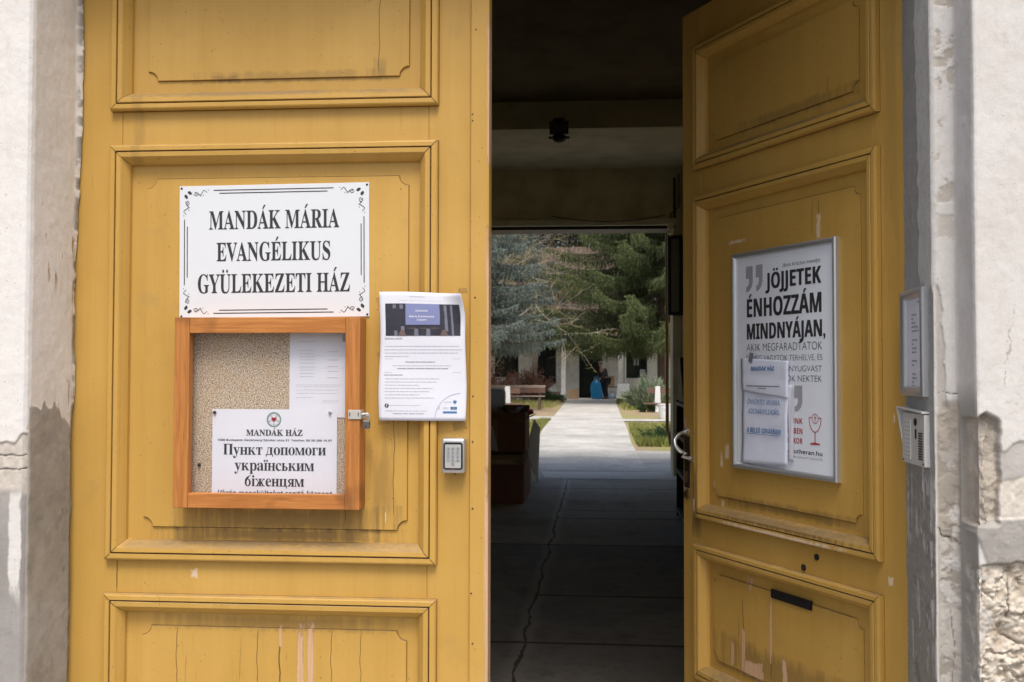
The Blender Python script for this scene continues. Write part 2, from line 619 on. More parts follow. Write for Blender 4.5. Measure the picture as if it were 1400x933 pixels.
def concrete(name, c0, c1, joints_y=(), joint_x=None, half=(), s=1.0, rough=.8):
    n = NT(name, rough, .35)
    a = n.noise(1.6 * s, 6, .65)
    b = n.noise(14 * s, 6, .7)
    c = n.mix(n.step(a, .3, .7), c0, c1)
    c = n.mix(n.step(b, .45, .75, 0, .5), c, tuple(k * .55 for k in c0))
    c = n.mix(n.step(n.noise(.8 * s, 6, .72), .50, .66, 0, .7), c, tuple(k * .58 for k in c0))
    c = n.mix(n.step(n.noise(60 * s, 3), .62, .72, 0, .4), c, tuple(min(1, k * 1.3) for k in c1))
    x, y, z = n.xyz()
    h = b
    jm = None
    wob = n.math('MULTIPLY', n.math('SUBTRACT', n.noise(2.5, 4, .6), .5), .10)
    if joint_x is not None:
        d = n.math('ABSOLUTE', n.math('SUBTRACT', n.math('ADD', x, n.math('MULTIPLY', wob, .9)), joint_x))
        w = n.math('ADD', n.math('MULTIPLY', n.noise(3, 5, .75), .026), -.0065)
        jm = n.math('LESS_THAN', d, w)
        c = n.mix(n.step(d, .02, .07, .45, 0), c, tuple(k * 1.25 for k in c1))
    for (jy, x0, x1) in joints_y:
        d = n.math('ABSOLUTE', n.math('SUBTRACT', n.math('ADD', y, n.math('MULTIPLY', wob, .35)), jy))
        k = n.math('MULTIPLY', n.math('LESS_THAN', d, n.math('ADD', n.math('MULTIPLY', n.noise(1.3, 3, .6), .022), .004)), n.math('MULTIPLY', n.math('GREATER_THAN', x, x0), n.math('LESS_THAN', x, x1)))
        jm = k if jm is None else n.math('MAXIMUM', jm, k)
    if jm is not None:
        c = n.mix(n.math('MULTIPLY', jm, .8), c, (.05, .045, .037))
        h = n.math('SUBTRACT', b, n.math('MULTIPLY', jm, 2.0))
    n.color(c)
    n.set(Roughness=n.step(a, .3, .8, rough - .2, rough + .1))
    n.bump(h, .35, .006)
    return n.mat


n = NT('dry_soil', .95, .1)
c = n.mix(n.noise(4, 6, .7), (.26, .19, .125), (.46, .36, .25))
c = n.mix(n.step(n.noise(.35, 4, .6), .42, .6, 0, .85), c, n.mix(n.noise(9, 4), (.20, .22, .05), (.40, .38, .15)))
n.color(c)
n.bump(n.noise(20, 5), .6, .02)
M['soil'] = n.mat
M['asphalt'] = plain('asphalt', (.07, .07, .07), .9, var=.3, scale=60, bump=.3)
M['cardboard'] = plain('cardboard', (.46, .32, .19), .85, var=.15, scale=8)
M['cardboard_dark'] = plain('stained_cardboard', (.34, .165, .10), .8, var=.25, scale=6)
M['cardboard_pale'] = plain('pale_cardboard', (.60, .49, .35), .85, var=.12, scale=8)
M['white_plastic'] = plain('white_plastic', (.78, .80, .80), .4, var=.04)
n = NT('milky_plastic', .35, .4)
n.color((.82, .84, .84))
tl = n.t.nodes.new("ShaderNodeBsdfTranslucent")
tl.inputs[0].default_value = (.85, .88, .9, 1)
mx = n.t.nodes.new("ShaderNodeMixShader")
mx.inputs[0].default_value = .6
n.t.links.new(n.b.outputs[0], mx.inputs[1])
n.t.links.new(tl.outputs[0], mx.inputs[2])
n.t.links.new(mx.outputs[0], n.t.nodes["Material Output"].inputs[0])
M['milky'] = n.mat
M['concrete_white'] = plain('whitewashed_concrete', (.72, .73, .72), .8, var=.1)
M['bench_brown'] = plain('brown_bench_wood', (.16, .095, .07), .6, var=.3, scale=14)
M['bench_worn'] = plain('worn_bench_wood', (.34, .27, .22), .7, var=.2, scale=14)
M['pipe_brown'] = plain('brown_pipe_paint', (.30, .15, .03), .45, var=.15)
M['pipe_yellow'] = plain('yellow_pipe_paint', (.50, .36, .14), .5, var=.15)
M['shelf'] = plain('dark_shelf_wood', (.045, .028, .02), .6, var=.2)
M['shelf_edge'] = plain('worn_shelf_edge', (.36, .33, .28), .6, var=.2)
M['blue_bag'] = plain('blue_plastic_sack', (.012, .19, .40), .3, var=.25, scale=12, bump=.3)
M['red'] = plain('red_plastic', (.55, .03, .05), .4)
M['door_green'] = plain('dark_green_door_paint', (.008, .018, .012), .5)
M['dark_cloth'] = plain('dark_jacket_cloth', (.035, .035, .045), .85, var=.3)
M['skin'] = plain('skin', (.45, .27, .19), .55)
M['hair'] = plain('grey_hair', (.16, .14, .12), .8)


def leafmat(name, a, b, c, rough=.6, trans=.38):
    n = NT(name, rough, .25)
    r = n.attr("tint", "Fac")
    k = n.mix(n.step(r, 0, .6), a, b)
    k = n.mix(n.step(r, .75, 1), k, c)
    n.color(k)
    tl = n.t.nodes.new("ShaderNodeBsdfTranslucent")
    n.t.links.new(k, tl.inputs[0])
    mx = n.t.nodes.new("ShaderNodeMixShader")
    mx.inputs[0].default_value = trans
    n.t.links.new(n.b.outputs[0], mx.inputs[1])
    n.t.links.new(tl.outputs[0], mx.inputs[2])
    n.t.links.new(mx.outputs[0], n.t.nodes["Material Output"].inputs[0])
    return n.mat


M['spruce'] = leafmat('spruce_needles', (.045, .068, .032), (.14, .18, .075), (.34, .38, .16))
M['blue_spruce'] = leafmat('blue_spruce_needles', (.09, .115, .10), (.20, .25, .225), (.36, .41, .36))
M['spring_leaf'] = leafmat('spring_leaves', (.20, .18, .07), (.32, .31, .11), (.46, .42, .22))
M['red_leaf'] = leafmat('reddish_leaves', (.24, .13, .09), (.42, .23, .18), (.26, .27, .11))
M['silver_leaf'] = leafmat('silver_leaves', (.20, .25, .16), (.34, .40, .28), (.45, .50, .38))
M['mat_leaf'] = leafmat('green_mat_leaves', (.03, .06, .02), (.06, .11, .04), (.09, .15, .06))
M['far_leaf'] = leafmat('distant_leaves', (.05, .055, .025), (.10, .095, .05), (.16, .14, .09))
M['grass'] = leafmat('grass_blades', (.20, .235, .055), (.35, .365, .12), (.52, .46, .22))
M['bark'] = plain('brown_bark', (.11, .085, .065), .9, var=.3, scale=20, bump=.5)
M['bark_pale'] = plain('pale_bare_bark', (.30, .27, .23), .9, var=.25, scale=20, bump=.4)
# ------------------------------------------------------------------ ground, street, passage floor, courtyard path
structure(MB().quad((-150, -60, -.012), (150, -60, -.012), (150, 200, -.012), (-150, 200, -.012)).build('ground', M['soil']))
structure(MB().quad((-40, -14, -.004), (40, -14, -.004), (40, .4, -.004), (-40, .4, -.004)).build('road', M['asphalt']))
M['pavement'] = concrete('pavement_concrete', (.30, .29, .27), (.42, .41, .38))
structure(MB().box(-40, 40, .4, 2.6, -.01, .0).build('pavement', M['pavement']))
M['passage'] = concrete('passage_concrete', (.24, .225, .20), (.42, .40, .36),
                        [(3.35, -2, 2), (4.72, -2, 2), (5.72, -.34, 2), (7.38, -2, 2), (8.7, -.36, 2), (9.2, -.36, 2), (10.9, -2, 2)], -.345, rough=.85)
M['passage_end'] = concrete('daylit_passage_concrete', (.46, .44, .40), (.66, .64, .58), [(8.7, -.36, 2), (9.2, -.36, 2), (10.9, -2, 2)], -.345, rough=.85)  # lighter copy of the floor: daylight from the courtyard put into its colour
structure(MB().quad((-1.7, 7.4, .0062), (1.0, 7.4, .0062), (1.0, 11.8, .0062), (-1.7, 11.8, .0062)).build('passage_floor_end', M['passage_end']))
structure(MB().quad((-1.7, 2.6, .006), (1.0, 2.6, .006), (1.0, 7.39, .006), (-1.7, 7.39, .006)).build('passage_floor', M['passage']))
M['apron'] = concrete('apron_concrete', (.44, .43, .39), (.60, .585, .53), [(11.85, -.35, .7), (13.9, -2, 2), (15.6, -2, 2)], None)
structure(MB().quad((-1.7, 11.8, .006), (1.0, 11.8, .006), (1.0, 12.75, .006), (-1.7, 12.75, .006)).quad(
    (-1.7, 12.75, .006), (2.1, 12.75, .006), (1.75, 16.0, .006), (-1.7, 16.4, .006)).build('apron', M['apron']))
M['sun_strip_porch'] = concrete('sun_strip_porch_concrete', (.70, .685, .63), (.80, .785, .73), [], None)  # sunlight put into a pale colour at the passage mouth; porch floor shares it
structure(MB().add([(-.62, 11.92, .010), (-.35, 11.86, .010), (.3, 11.84, .010), (.99, 11.86, .010), (.99, 12.74, .010), (-.70, 12.66, .010)], [(0, 1, 2, 3, 4, 5)]).build('painted_sun_strip', M['sun_strip_porch']))  # added sheet whose pale colour stands for a strip of sunlight
M['path'] = concrete('path_concrete', (.46, .445, .40), (.72, .70, .645),
                     [(y, -1.5, 1.5) for y in (17.6, 19.9, 22.2, 24.4, 26.5, 29, 32, 35, 38, 41)], None)
pp = [(-1.22, .60, 12.8), (-1.20, .585, 16), (-1.08, .57, 18), (-1.18, .62, 22), (-1.22, .64, 30), (-1.28, .68, 38), (-1.32, .74, 46.0)]
mb = MB()
for (a, b, y), (a2, b2, y2) in zip(pp[:-1], pp[1:]):
    mb.quad((a, y, .010), (b, y, .010), (b2, y2, .010), (a2, y2, .010))
structure(mb.build('path', M['path']))
mb = MB()
mb.quad((-6, 26.3, .008), (-1.2, 26.3, .008), (-1.2, 27.9, .008), (-6, 27.9, .008))
mb.quad((.62, 25.6, .008), (6, 25.6, .008), (6, 26.8, .008), (.62, 26.8, .008))
structure(mb.build('cross_path', M['path']))


# ------------------------------------------------------------------ noise for the plaster relief
def vnoise(x, y, seed, oct=5, rough=.5):
    rs = np.random.RandomState(seed)
    tab = rs.rand(256, 256)
    out = np.zeros_like(x)
    amp, tot, f = 1.0, 0.0, 1.0
    for o in range(oct):
        xx, yy = x * f + 17.3 * o, y * f + 9.1 * o
        xi, yi = np.floor(xx).astype(int), np.floor(yy).astype(int)
        u, v = xx - xi, yy - yi
        u, v = u * u * (3 - 2 * u), v * v * (3 - 2 * v)
        a, b = tab[xi % 256, yi % 256], tab[(xi + 1) % 256, yi % 256]
        c, d = tab[xi % 256, (yi + 1) % 256], tab[(xi + 1) % 256, (yi + 1) % 256]
        out += amp * ((a * (1 - u) + b * u) * (1 - v) + (c * (1 - u) + d * u) * v)
        tot += amp
        amp *= rough
        f *= 2.03
    return out / tot


def sstep(x, a, b):
    t = np.clip((x - a) / (b - a), 0, 1)
    return t * t * (3 - 2 * t)


def resample(poly, step):
    out = [poly[0]]
    for a, b in zip(poly[:-1], poly[1:]):
        L = math.dist(a, b)
        k = max(1, int(round(L / step)))
        for i in range(1, k + 1):
            out.append((a[0] + (b[0] - a[0]) * i / k, a[1] + (b[1] - a[1]) * i / k))
    return out


def relief_wall(name, prof, zs, paint, parent, off, flip=False):
    P = np.array(prof)
    T = np.gradient(P, axis=0)
    # smooth tangents so that displaced corners do not fold
    for _ in range(2):
        T[1:-1] = (T[:-2] + 2 * T[1:-1] + T[2:]) / 4
    T /= np.linalg.norm(T, axis=1)[:, None]
    Nn = np.stack([T[:, 1], -T[:, 0]], 1)
    if flip: Nn = -Nn
    s = np.concatenate([[0], np.cumsum(np.linalg.norm(np.diff(P, axis=0), axis=1))])
    S, Z = np.meshgrid(s, zs, indexing='ij')
    X = np.repeat(P[:, 0:1], len(zs), 1)
    Y = np.repeat(P[:, 1:2], len(zs), 1)
    disp, col, dxe = paint(S, Z, X, Y)
    X2 = X + Nn[:, 0:1] * disp + dxe
    Y2 = Y + Nn[:, 1:2] * disp
    V = np.stack([X2, Y2, Z], -1).reshape(-1, 3) - np.array(off)
    ns, nz = len(s), len(zs)
    i, j = np.meshgrid(np.arange(ns - 1), np.arange(nz - 1), indexing='ij')
    a = i * nz + j
    F = np.stack([a, a + nz, a + nz + 1, a + 1], -1).reshape(-1, 4)
    if flip: F = F[:, ::-1]
    me = bpy.data.meshes.new(name)
    me.vertices.add(len(V))
    me.vertices.foreach_set('co', V.ravel())
    me.loops.add(F.size)
    me.loops.foreach_set('vertex_index', F.ravel())
    me.polygons.add(len(F))
    me.polygons.foreach_set('loop_start', np.arange(len(F)) * 4)
    me.polygons.foreach_set('use_smooth', np.ones(len(F), bool))
    me.update(calc_edges=True)
    ca = me.color_attributes.new('albedo', 'FLOAT_COLOR', 'POINT')
    C4 = np.concatenate([col.reshape(-1, 3), np.ones((len(V), 1))], 1)
    ca.data.foreach_set('color', C4.ravel())
    me.materials.append(M['plaster_vc'])
    o = bpy.data.objects.new(name, me)
    COL.objects.link(o)
    o.parent = parent
    return o


def lay(col, disp, mask, c, d=0.0, var=None):
    m = mask[..., None]
    cc = np.array(c) * np.ones_like(col)
    if var is not None: cc = cc * (0.75 + 0.5 * var[..., None])
    return col * (1 - m) + cc * m, disp + d * mask


WHITE = (.70, .685, .655)
zs_f = np.concatenate([np.linspace(-.01, .5, 20)[:-1], np.arange(.5, 2.3, .0022), np.linspace(2.3, 2.42, 30), np.linspace(2.45, 4.2, 36)])


def paint_right(S, Z, X, Y):
    n1 = vnoise(S * 9, Z * 9, 1)
    n2 = vnoise(S * 40, Z * 40, 2)
    n3 = vnoise(S * 130, Z * 130, 3, 4)
    nv = vnoise(S * 60, Z * 8, 4)
    nr = vnoise(S * 22, Z * 22, 5, 6, .62)
    rid = np.abs(vnoise(S * 16 + 3, Z * 20, 6, 5, .6) - .5) * 2
    col = np.ones(S.shape + (3,)) * np.array(WHITE)
    disp = (n1 - .5) * .004 + (n2 - .5) * .0016
    # stains on the upper white plaster
    b = sstep(np.abs(Z - (2.015 + (n1 - .5) * .06 + (X - .78) * .25)), .03, .0) * sstep(X, .735, .75) * sstep(nr, .42, .6)
    col, disp = lay(col, disp, b * .7, (.46, .36, .25), -.001)
    peck = sstep(nr, .53, .6) * sstep(np.abs(S - .315), .035, .01) * sstep(Z, 1.35, 1.7)
    col, disp = lay(col, disp, peck * .7, (.40, .35, .28), -.0025)
    reveal = sstep(Y, 2.2125, 2.2165)
    # --- reveal: grey cement with an uneven lighter coat
    col, disp = lay(col, disp, reveal, (.36, .37, .365), 0, .3 + .4 * n1)
    lt = reveal * sstep(2.325 + (n2 - .5) * .02 + (n1 - .5) * .03 - Y, -.002, .003) * sstep(Z + (nv - .5) * .08, 1.42, 1.44)
    col, disp = lay(col, disp, lt, (.60, .61, .60), .0026, .3 + .4 * n1)
    low = reveal * sstep(Z + (n1 - .5) * .3, 1.12, .98)
    col, disp = lay(col, disp, low * .9, (.34, .32, .285), 0, .5 + (nr - .5) * 1.2)
    dkm = reveal * sstep(nr, .52, .66) * sstep(Z, 1.1, .95)
    col, disp = lay(col, disp, dkm * .7, (.19, .18, .16), -.001)
    for zz_, hh_ in ((.99, .05), (.90, .06), (.76, .09), (.66, .08)):
        sm = reveal * sstep(nv * .6 + nr * .4, .52, .57) * sstep(np.abs(Z - zz_), hh_, hh_ * .4)
        col, disp = lay(col, disp, sm * .75, (.56, .55, .53), .0012)
    spk = reveal * sstep(n3, .60, .68)
    col, disp = lay(col, disp, spk * .5, (.46, .45, .43), .0004)
    wh = reveal * sstep(nv * .7 + n2 * .3, .56, .62) * sstep(np.abs(Z - .98), .14, .03) * sstep(np.abs(Y - 2.30), .09, .03)
    col, disp = lay(col, disp, wh, (.66, .67, .68), .001)
    wl = reveal * sstep(np.abs(Y - (2.235 + (n1 - .5) * .03)), .012, .002) * sstep(np.abs(Z - .85), .18, .1) * sstep(n2, .42, .5)
    col, disp = lay(col, disp, wl, (.58, .58, .57), .001)
    # --- door-side edge: dark crust with white paint spill
    ed = sstep(S, .016, .004) * sstep(n2, .42, .55)
    col, disp = lay(col, disp, ed * .8, (.60, .60, .58), .001)
    # --- architrave strip (x .704-.737)
    arch = sstep(X, .7022, .7035) * sstep(X, .741, .738) * (Y < 2.214)
    pt = sstep(X, .7155 + (n2 - .5) * .012 + (1.40 - Z) * .03, .711 + (n2 - .5) * .012 + (1.40 - Z) * .03)
    m = arch * pt * sstep(Z, 1.435, 1.42) * sstep(Z, 1.16, 1.18)
    col, disp = lay(col, disp, m, (.52, .50, .46), -.005, n1)
    ck = arch * sstep(np.abs(Z - 1.20 - (n1 - .5) * .03 - (n2 - .5) * .012 - (X - .70) * .3), .0013, .0004)
    col, disp = lay(col, disp, ck, (.14, .12, .10), -.002)
    m = arch * sstep(Z, 1.185 + (n1 - .5) * .08 + (X - .72) * 1.2, 1.165 + (n1 - .5) * .08 + (X - .72) * 1.2)
    col, disp = lay(col, disp, m, (.45, .405, .345), -.005, n1)
    m = arch * sstep(Z, .915 + (n2 - .5) * .03 - (X - .72) * .8, .905 + (n2 - .5) * .03 - (X - .72) * .8)
    col, disp = lay(col, disp, m, (.56, .53, .48), -.004, n3)
    ck = arch * sstep(np.abs(Z - .91 - (n2 - .5) * .03 + (X - .72) * .8), .0018, .0006)
    col, disp = lay(col, disp, ck, (.12, .10, .08), -.003)
    ck = arch * sstep(np.abs(X - .728 - (n1 - .5) * .016 - (n2 - .5) * .004), .0010, .0004) * sstep(Z, .93, .91) * sstep(n1, .30, .42)
    col, disp = lay(col, disp, ck * .8, (.20, .17, .14), -.002)
    wp = arch * sstep(nr, .50, .60) * sstep(Z, 1.25, 1.1)
    col, disp = lay(col, disp, wp * .7, (.36, .32, .27), -.003)
    wq = arch * sstep(n2 * .5 + nr * .5, .56, .62) * sstep(Z, 1.15, 1.0)
    col, disp = lay(col, disp, wq * .8, (.66, .645, .61), .0015)
    # --- cove between the strip and the wall (faces left)
    cove = sstep(X, .7375, .7395) * sstep(X, .7465, .7455)
    col, disp = lay(col, disp, cove * sstep(Z, 1.22, 1.4) * .9, (.66, .655, .645), 0, .3 + .4 * n1)
    col, disp = lay(col, disp, cove * sstep(Z, 1.24, 1.16), (.40, .39, .36), -.001, n1)
    # --- wall face
    wall = sstep(X, .7455, .7475)
    u = X - .746
    gr = wall * sstep(nr, .5, .62) * sstep(Z, 1.30, 1.2) * .6
    col, disp = lay(col, disp, gr, (.56, .54, .49), -.001)
    # hairline crack
    ck = wall * sstep(np.abs(u - .062 - (n2 - .5) * .03 - (Z - 1.3) * .12), .0014, .0004) * sstep(np.abs(Z - 1.30), .09, .07)
    col, disp = lay(col, disp, ck * .7, (.35, .31, .27), -.0005)
    # plaster gone: grey undercoat patch, pale stone
    m = wall * sstep(Z, 1.085 + (n1 - .5) * .10, 1.075 + (n1 - .5) * .10) * sstep(u, .035, .045)
    col, disp = lay(col, disp, m, (.47, .455, .425), -.004, n1)
    m = wall * sstep(Z, 1.035 + (n1 - .5) * .04 + (u - .06) * .2, 1.028 + (n1 - .5) * .04 + (u - .06) * .2) * sstep(u, .028 + (n2 - .5) * .02, .036 + (n2 - .5) * .02)
    col, disp = lay(col, disp, m, (.66, .62, .55), -.003, n3)
    disp = disp + m * (nr - .5) * .008
    # the deep hole beside the moulding
    wob = (n1 - .5) * .05
    hole = sstep(u, -.014 + (n2 - .5) * .012, -.008 + (n2 - .5) * .012) * sstep(u, .046 + wob * .4 + (n2 - .5) * .01, .040 + wob * .4 + (n2 - .5) * .01) * \
        sstep(Z, 1.175 + wob * .5 - np.abs(u - .018) * .6, 1.165 + wob * .5 - np.abs(u - .018) * .6) * sstep(Z, .945 + (n1 - .5) * .02, .955 + (n1 - .5) * .02)
    hole = hole * (X > .728) * sstep(Y, 2.19, 2.17)
    col, disp = lay(col, disp, hole, (.50, .455, .39), -.020, nr)
    disp = disp + hole * (nr - .45) * .022
    rim = np.clip(hole * (1 - hole) * 4, 0, 1)
    col, disp = lay(col, disp, rim * .5, (.22, .185, .15), 0)
    brick = hole * sstep(nr, .64, .68) * sstep(u, .002, .01)
    col, disp = lay(col, disp, brick * .45, (.38, .25, .17), 0)
    # smooth cement band
    top = .962 + (u - .05) * .06 + (n1 - .5) * .012
    bot = .872 + (n2 - .5) * .016 + (n1 - .5) * .012
    edge_x = -.006 + np.abs(Z - .93) * .35
    band = sstep(Z, top, top - .006) * sstep(Z, bot, bot + .006) * sstep(u, edge_x, edge_x + .006)
    band = band * (X > .738)
    col, disp = lay(col, disp, band, (.41, .395, .365), .004, n1)
    # rough stone below
    st = sstep(Z, bot + .002, bot - .008) * sstep(u, -.004 + (n2 - .5) * .012, .004 + (n2 - .5) * .012)
    stc = np.array((.63, .575, .485))
    col, disp = lay(col, disp, st, tuple(stc), -.006, nr)
    nb = vnoise(S * 75, Z * 75, 15, 4, .6)
    disp = disp + st * ((nr - .5) * .028 - sstep(rid, .14, .0) * .010 + (nb - .5) * .006 + (n3 - .5) * .004)
    col, disp = lay(col, disp, st * sstep(nb, .56, .66) * .6, (.44, .37, .28), 0)
    col, disp = lay(col, disp, st * sstep(nb, .42, .34) * .6, (.74, .69, .60), 0)
    deep = st * sstep(nr, .44, .34)
    col, disp = lay(col, disp, deep * .55, (.42, .35, .27), 0)
    grp = st * sstep(vnoise(S * 14 + 9, Z * 14, 12), .58, .66)
    col, disp = lay(col, disp, grp * .7, (.47, .45, .42), 0)
    ck = sstep(np.abs(Z - bot), .004, .001) * sstep(u, 0, .01)
    col, disp = lay(col, disp, ck * .8, (.20, .17, .14), -.004)
    ck = st * sstep(np.abs(u - (.072 + (n1 - .5) * .05)), .0022, .0008) * sstep(np.abs(Z - .80), .05, .03)
    col, disp = lay(col, disp, ck, (.2, .17, .14), -.004)
    # jagged door-side edge
    ej = sstep(S, .02, .0) * ((vnoise(S * 0, Z * 14, 8, 5, .6) - .5) * .022 - .004 - .010 * sstep(Z, 1.1, 1.75) - .012 * sstep(np.abs(Z - 1.735), .03, .0) * 0)
    notch = sstep(S, .03, .0) * sstep(np.abs(Z - (1.71)), .02, .012) * .008
    return disp, np.clip(col, .02, .9), ej + notch


def paint_left(S, Z, X, Y):
    n1 = vnoise(S * 9, Z * 9, 21)
    n2 = vnoise(S * 40, Z * 40, 22)
    n3 = vnoise(S * 130, Z * 130, 23, 4)
    nv = vnoise(S * 70, Z * 11, 24)
    nr = vnoise(S * 22, Z * 22, 25, 6, .62)
    col = np.ones(S.shape + (3,)) * np.array((.80, .79, .765))
    disp = (n1 - .5) * .004 + (n2 - .5) * .0014
    reveal = sstep(Y, 2.190, 2.194)
    col, disp = lay(col, disp, reveal, (.80, .775, .725), 0, .38 + .24 * n1)
    # small flakes showing wood-coloured undercoat
    fl = reveal * sstep(np.abs(nv - .5), .5, .34) * 0 + reveal * sstep(nv, .74, .77) * sstep(np.abs(Z - 1.53), .12, .05)
    col, disp = lay(col, disp, fl, (.48, .33, .20), -.001)
    # grey cement below, ragged brushed upper border
    zb = 1.168 + (nv - .5) * .05 - sstep(Y, 2.28, 2.36) * .05 + (n2 - .5) * .012
    cem = reveal * sstep(Z, zb + .003, zb - .003)
    col, disp = lay(col, disp, cem, (.37, .345, .30), .001, .5 + (nr - .5) * 1.3)
    dk = reveal * sstep(nr, .5, .68) * sstep(np.abs(Z - .88), .22, .05) * sstep(Y, 2.25, 2.36)
    col, disp = lay(col, disp, dk * .75, (.13, .12, .105), -.0008)
    li = reveal * sstep(Z, .78 + (n1 - .5) * .2, .70 + (n1 - .5) * .2) * sstep(nr, .4, .55)
    col, disp = lay(col, disp, li * .6, (.42, .41, .385), 0)
    sp = reveal * sstep(nv, .60, .65) * sstep(np.abs(Z - 1.19), .05, .02) * sstep(Y, 2.28, 2.32)
    col, disp = lay(col, disp, sp * .8, (.36, .335, .29), -.0008)
    # white front pilaster
    fr = 1 - reveal
    # peeled, cracked region low down
    pe = fr * sstep(Z, 1.085 + (n1 - .5) * .10 + sstep(X, -1.29, -1.27) * .03, 1.075 + (n1 - .5) * .10 + sstep(X, -1.29, -1.27) * .03)
    col, disp = lay(col, disp, pe, (.60, .56, .50), -.003, n3)
    rim = np.clip(pe * (1 - pe) * 4, 0, 1)
    col, disp = lay(col, disp, rim * .6, (.25, .20, .16), 0)
    for zc in (1.06, 1.03):
        ck = pe * sstep(np.abs(Z - zc - (n2 - .5) * .012), .002, .0006)
        col, disp = lay(col, disp, ck, (.15, .12, .10), -.002)
    lo = fr * sstep(Z, .975 + (n1 - .5) * .06, .96 + (n1 - .5) * .06)
    col, disp = lay(col, disp, lo, (.355, .34, .325), .001, n1)
    wt = fr * sstep(np.abs(X + 1.285 + (n2 - .5) * .010), .0135, .010) * sstep(Z, .985, .965) * sstep(Z, .73 + (nv - .5) * .1, .78 + (nv - .5) * .1)
    col, disp = lay(col, disp, wt, (.74, .73, .71), .0015)
    och = fr * sstep(nr, .64, .67) * sstep(np.abs(Z - 1.13), .03, .012)
    col, disp = lay(col, disp, och, (.55, .36, .15), -.001)
    # dirty edge along the door
    ed = reveal * sstep(S, .022, .004)
    col, disp = lay(col, disp, ed * sstep(n2, .40, .56) * .8, (.22, .20, .17), -.001)
    ej = sstep(S, .02, .0) * ((vnoise(S * 0, Z * 12, 28, 5, .6) - .5) * .012 + .010 * sstep(Z, 1.45, 1.85) - .002 - .006 * sstep(Z, 1.3, 1.0))
    return disp, np.clip(col, .02, .9), ej


house = thing('gate_house', 'old street house', 'building', (0, 2.6, 0))
house["label"] = 'old street house with flaking white plaster, pierced by the dark gateway passage'
HO = (0, 2.6, 0)
prof_r = resample([(.712, 2.50), (.700, 2.216), (.7015, 2.212), (.7045, 2.209)], .0022) + \
    resample([(.7045, 2.209), (.733, 2.199), (.738, 2.195), (.7405, 2.186), (.7425, 2.150), (.744, 2.110), (.7465, 2.102), (.751, 2.100), (.90, 2.100)], .0022)[1:] + \
    resample([(.90, 2.1), (9.0, 2.1)], .12)[1:]
relief_wall('wall', prof_r, zs_f, paint_right, house, HO)
prof_l = resample([(-1.255, 2.374), (-1.2635, 2.198), (-1.2665, 2.188), (-1.272, 2.181)], .0022) + \
    resample([(-1.272, 2.181), (-1.31, 2.169), (-1.333, 2.162), (-1.340, 2.152), (-1.345, 2.11), (-1.350, 2.10), (-1.45, 2.10)], .0022)[1:] + \
    resample([(-1.45, 2.1), (-9.0, 2.1)], .12)[1:]
relief_wall('wall', prof_l, zs_f, paint_left, house, HO, flip=True)


def hpart(name, mb, mat, **k):
    return mb.build(name, mat, house, HO, **k)


# solid cores behind the plaster skins, the blocks either side of the passage and the storey over it
hpart('wall', MB().box(-9, -1.36, 2.14, 2.6, 0, 4.2).box(-9, -1.7, 2.6, 12.75, 0, 4.2), M['plaster_in'])
hpart('wall', MB().box(.80, 9, 2.14, 2.6, 0, 4.2).box(1.0, 9, 2.6, 12.75, 0, 4.2), M['plaster_in'])
hpart('wall', MB().box(-1.36, -1.30, 2.24, 2.6, 0, 4.19).box(.735, .80, 2.24, 2.6, 0, 4.19), M['plaster_in'])
hpart('lintel', MB().box(-1.30, .735, 2.16, 2.62, 2.405, 4.0), M['plaster_out'])
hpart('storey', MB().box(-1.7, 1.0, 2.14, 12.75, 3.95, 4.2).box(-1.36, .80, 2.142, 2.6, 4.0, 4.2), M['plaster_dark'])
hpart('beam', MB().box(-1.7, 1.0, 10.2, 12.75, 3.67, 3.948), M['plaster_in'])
hpart('end_wall', MB().box(-1.7, 1.0, 12.3, 12.75, 3.06, 3.668).box(.885, 1.0, 12.3, 12.75, 0, 3.06).box(-1.7, -1.6, 12.3, 12.75, 0, 3.06), M['plaster_in'])
hpart('lintel_board', MB().box(-1.7, .93, 12.24, 12.298, 2.985, 3.06), M['trim_cream'], bevel=.004)
hpart('lintel_board', MB().box(-1.6, .885, 12.33, 12.70, 2.95, 3.058), M['shelf'])
hpart('roof', MB().add([(-9.2, 1.9, 6.8), (9.2, 1.9, 6.8), (9.2, 7.5, 9.2), (-9.2, 7.5, 9.2), (-9.2, 13.0, 4.2), (9.2, 13.0, 4.2)],
                       [(0, 1, 2, 3), (3, 2, 5, 4), (0, 3, 4), (1, 5, 2), (0, 4, 5, 1)]), M['roof'])

# ------------------------------------------------------------------ the two gate leaves
PX0, PX1 = .0826, .8810          # outer edges of the panel mouldings, measured from the hinge
PZ = [(.307, .7186), (.7985, 1.791), (1.8747, 2.262)]
W_LEAF = .957
MOULD = [(0, .001), (0, -.012), (.002, -.0165), (.005, -.018), (.0142, -.018), (.0150, -.0165), (.0152, -.0125), (.0176, -.0125), (.0180, -.0165), (.0195, -.0182), (.029, -.0175),
         (.0325, -.0135), (.0335, -.0115), (.0400, -.003), (.0445, .004), (.0458, .0142)]


def notched(x0, x1, z0, z1, r, k=7):
    pts = []
    for cx, cz, a0 in ((x0, z0, 90), (x1, z0, 180), (x1, z1, 270), (x0, z1, 0)):
        for i in range(k + 1):
            a = R(a0 - 90 * i / k)
            pts.append((cx + r * math.cos(a), cz + r * math.sin(a)))
    return pts


def inset(pts, d):
    n = len(pts)
    out = []
    for i in range(n):
        a, b, c = Vector(pts[i - 1]), Vector(pts[i]), Vector(pts[(i + 1) % n])
        t = (b - a).normalized() + (c - b).normalized()
        t.normalize()
        nrm = Vector((-t.y, t.x))
        q = b + nrm * d
        out.append((q.x, q.y))
    return out


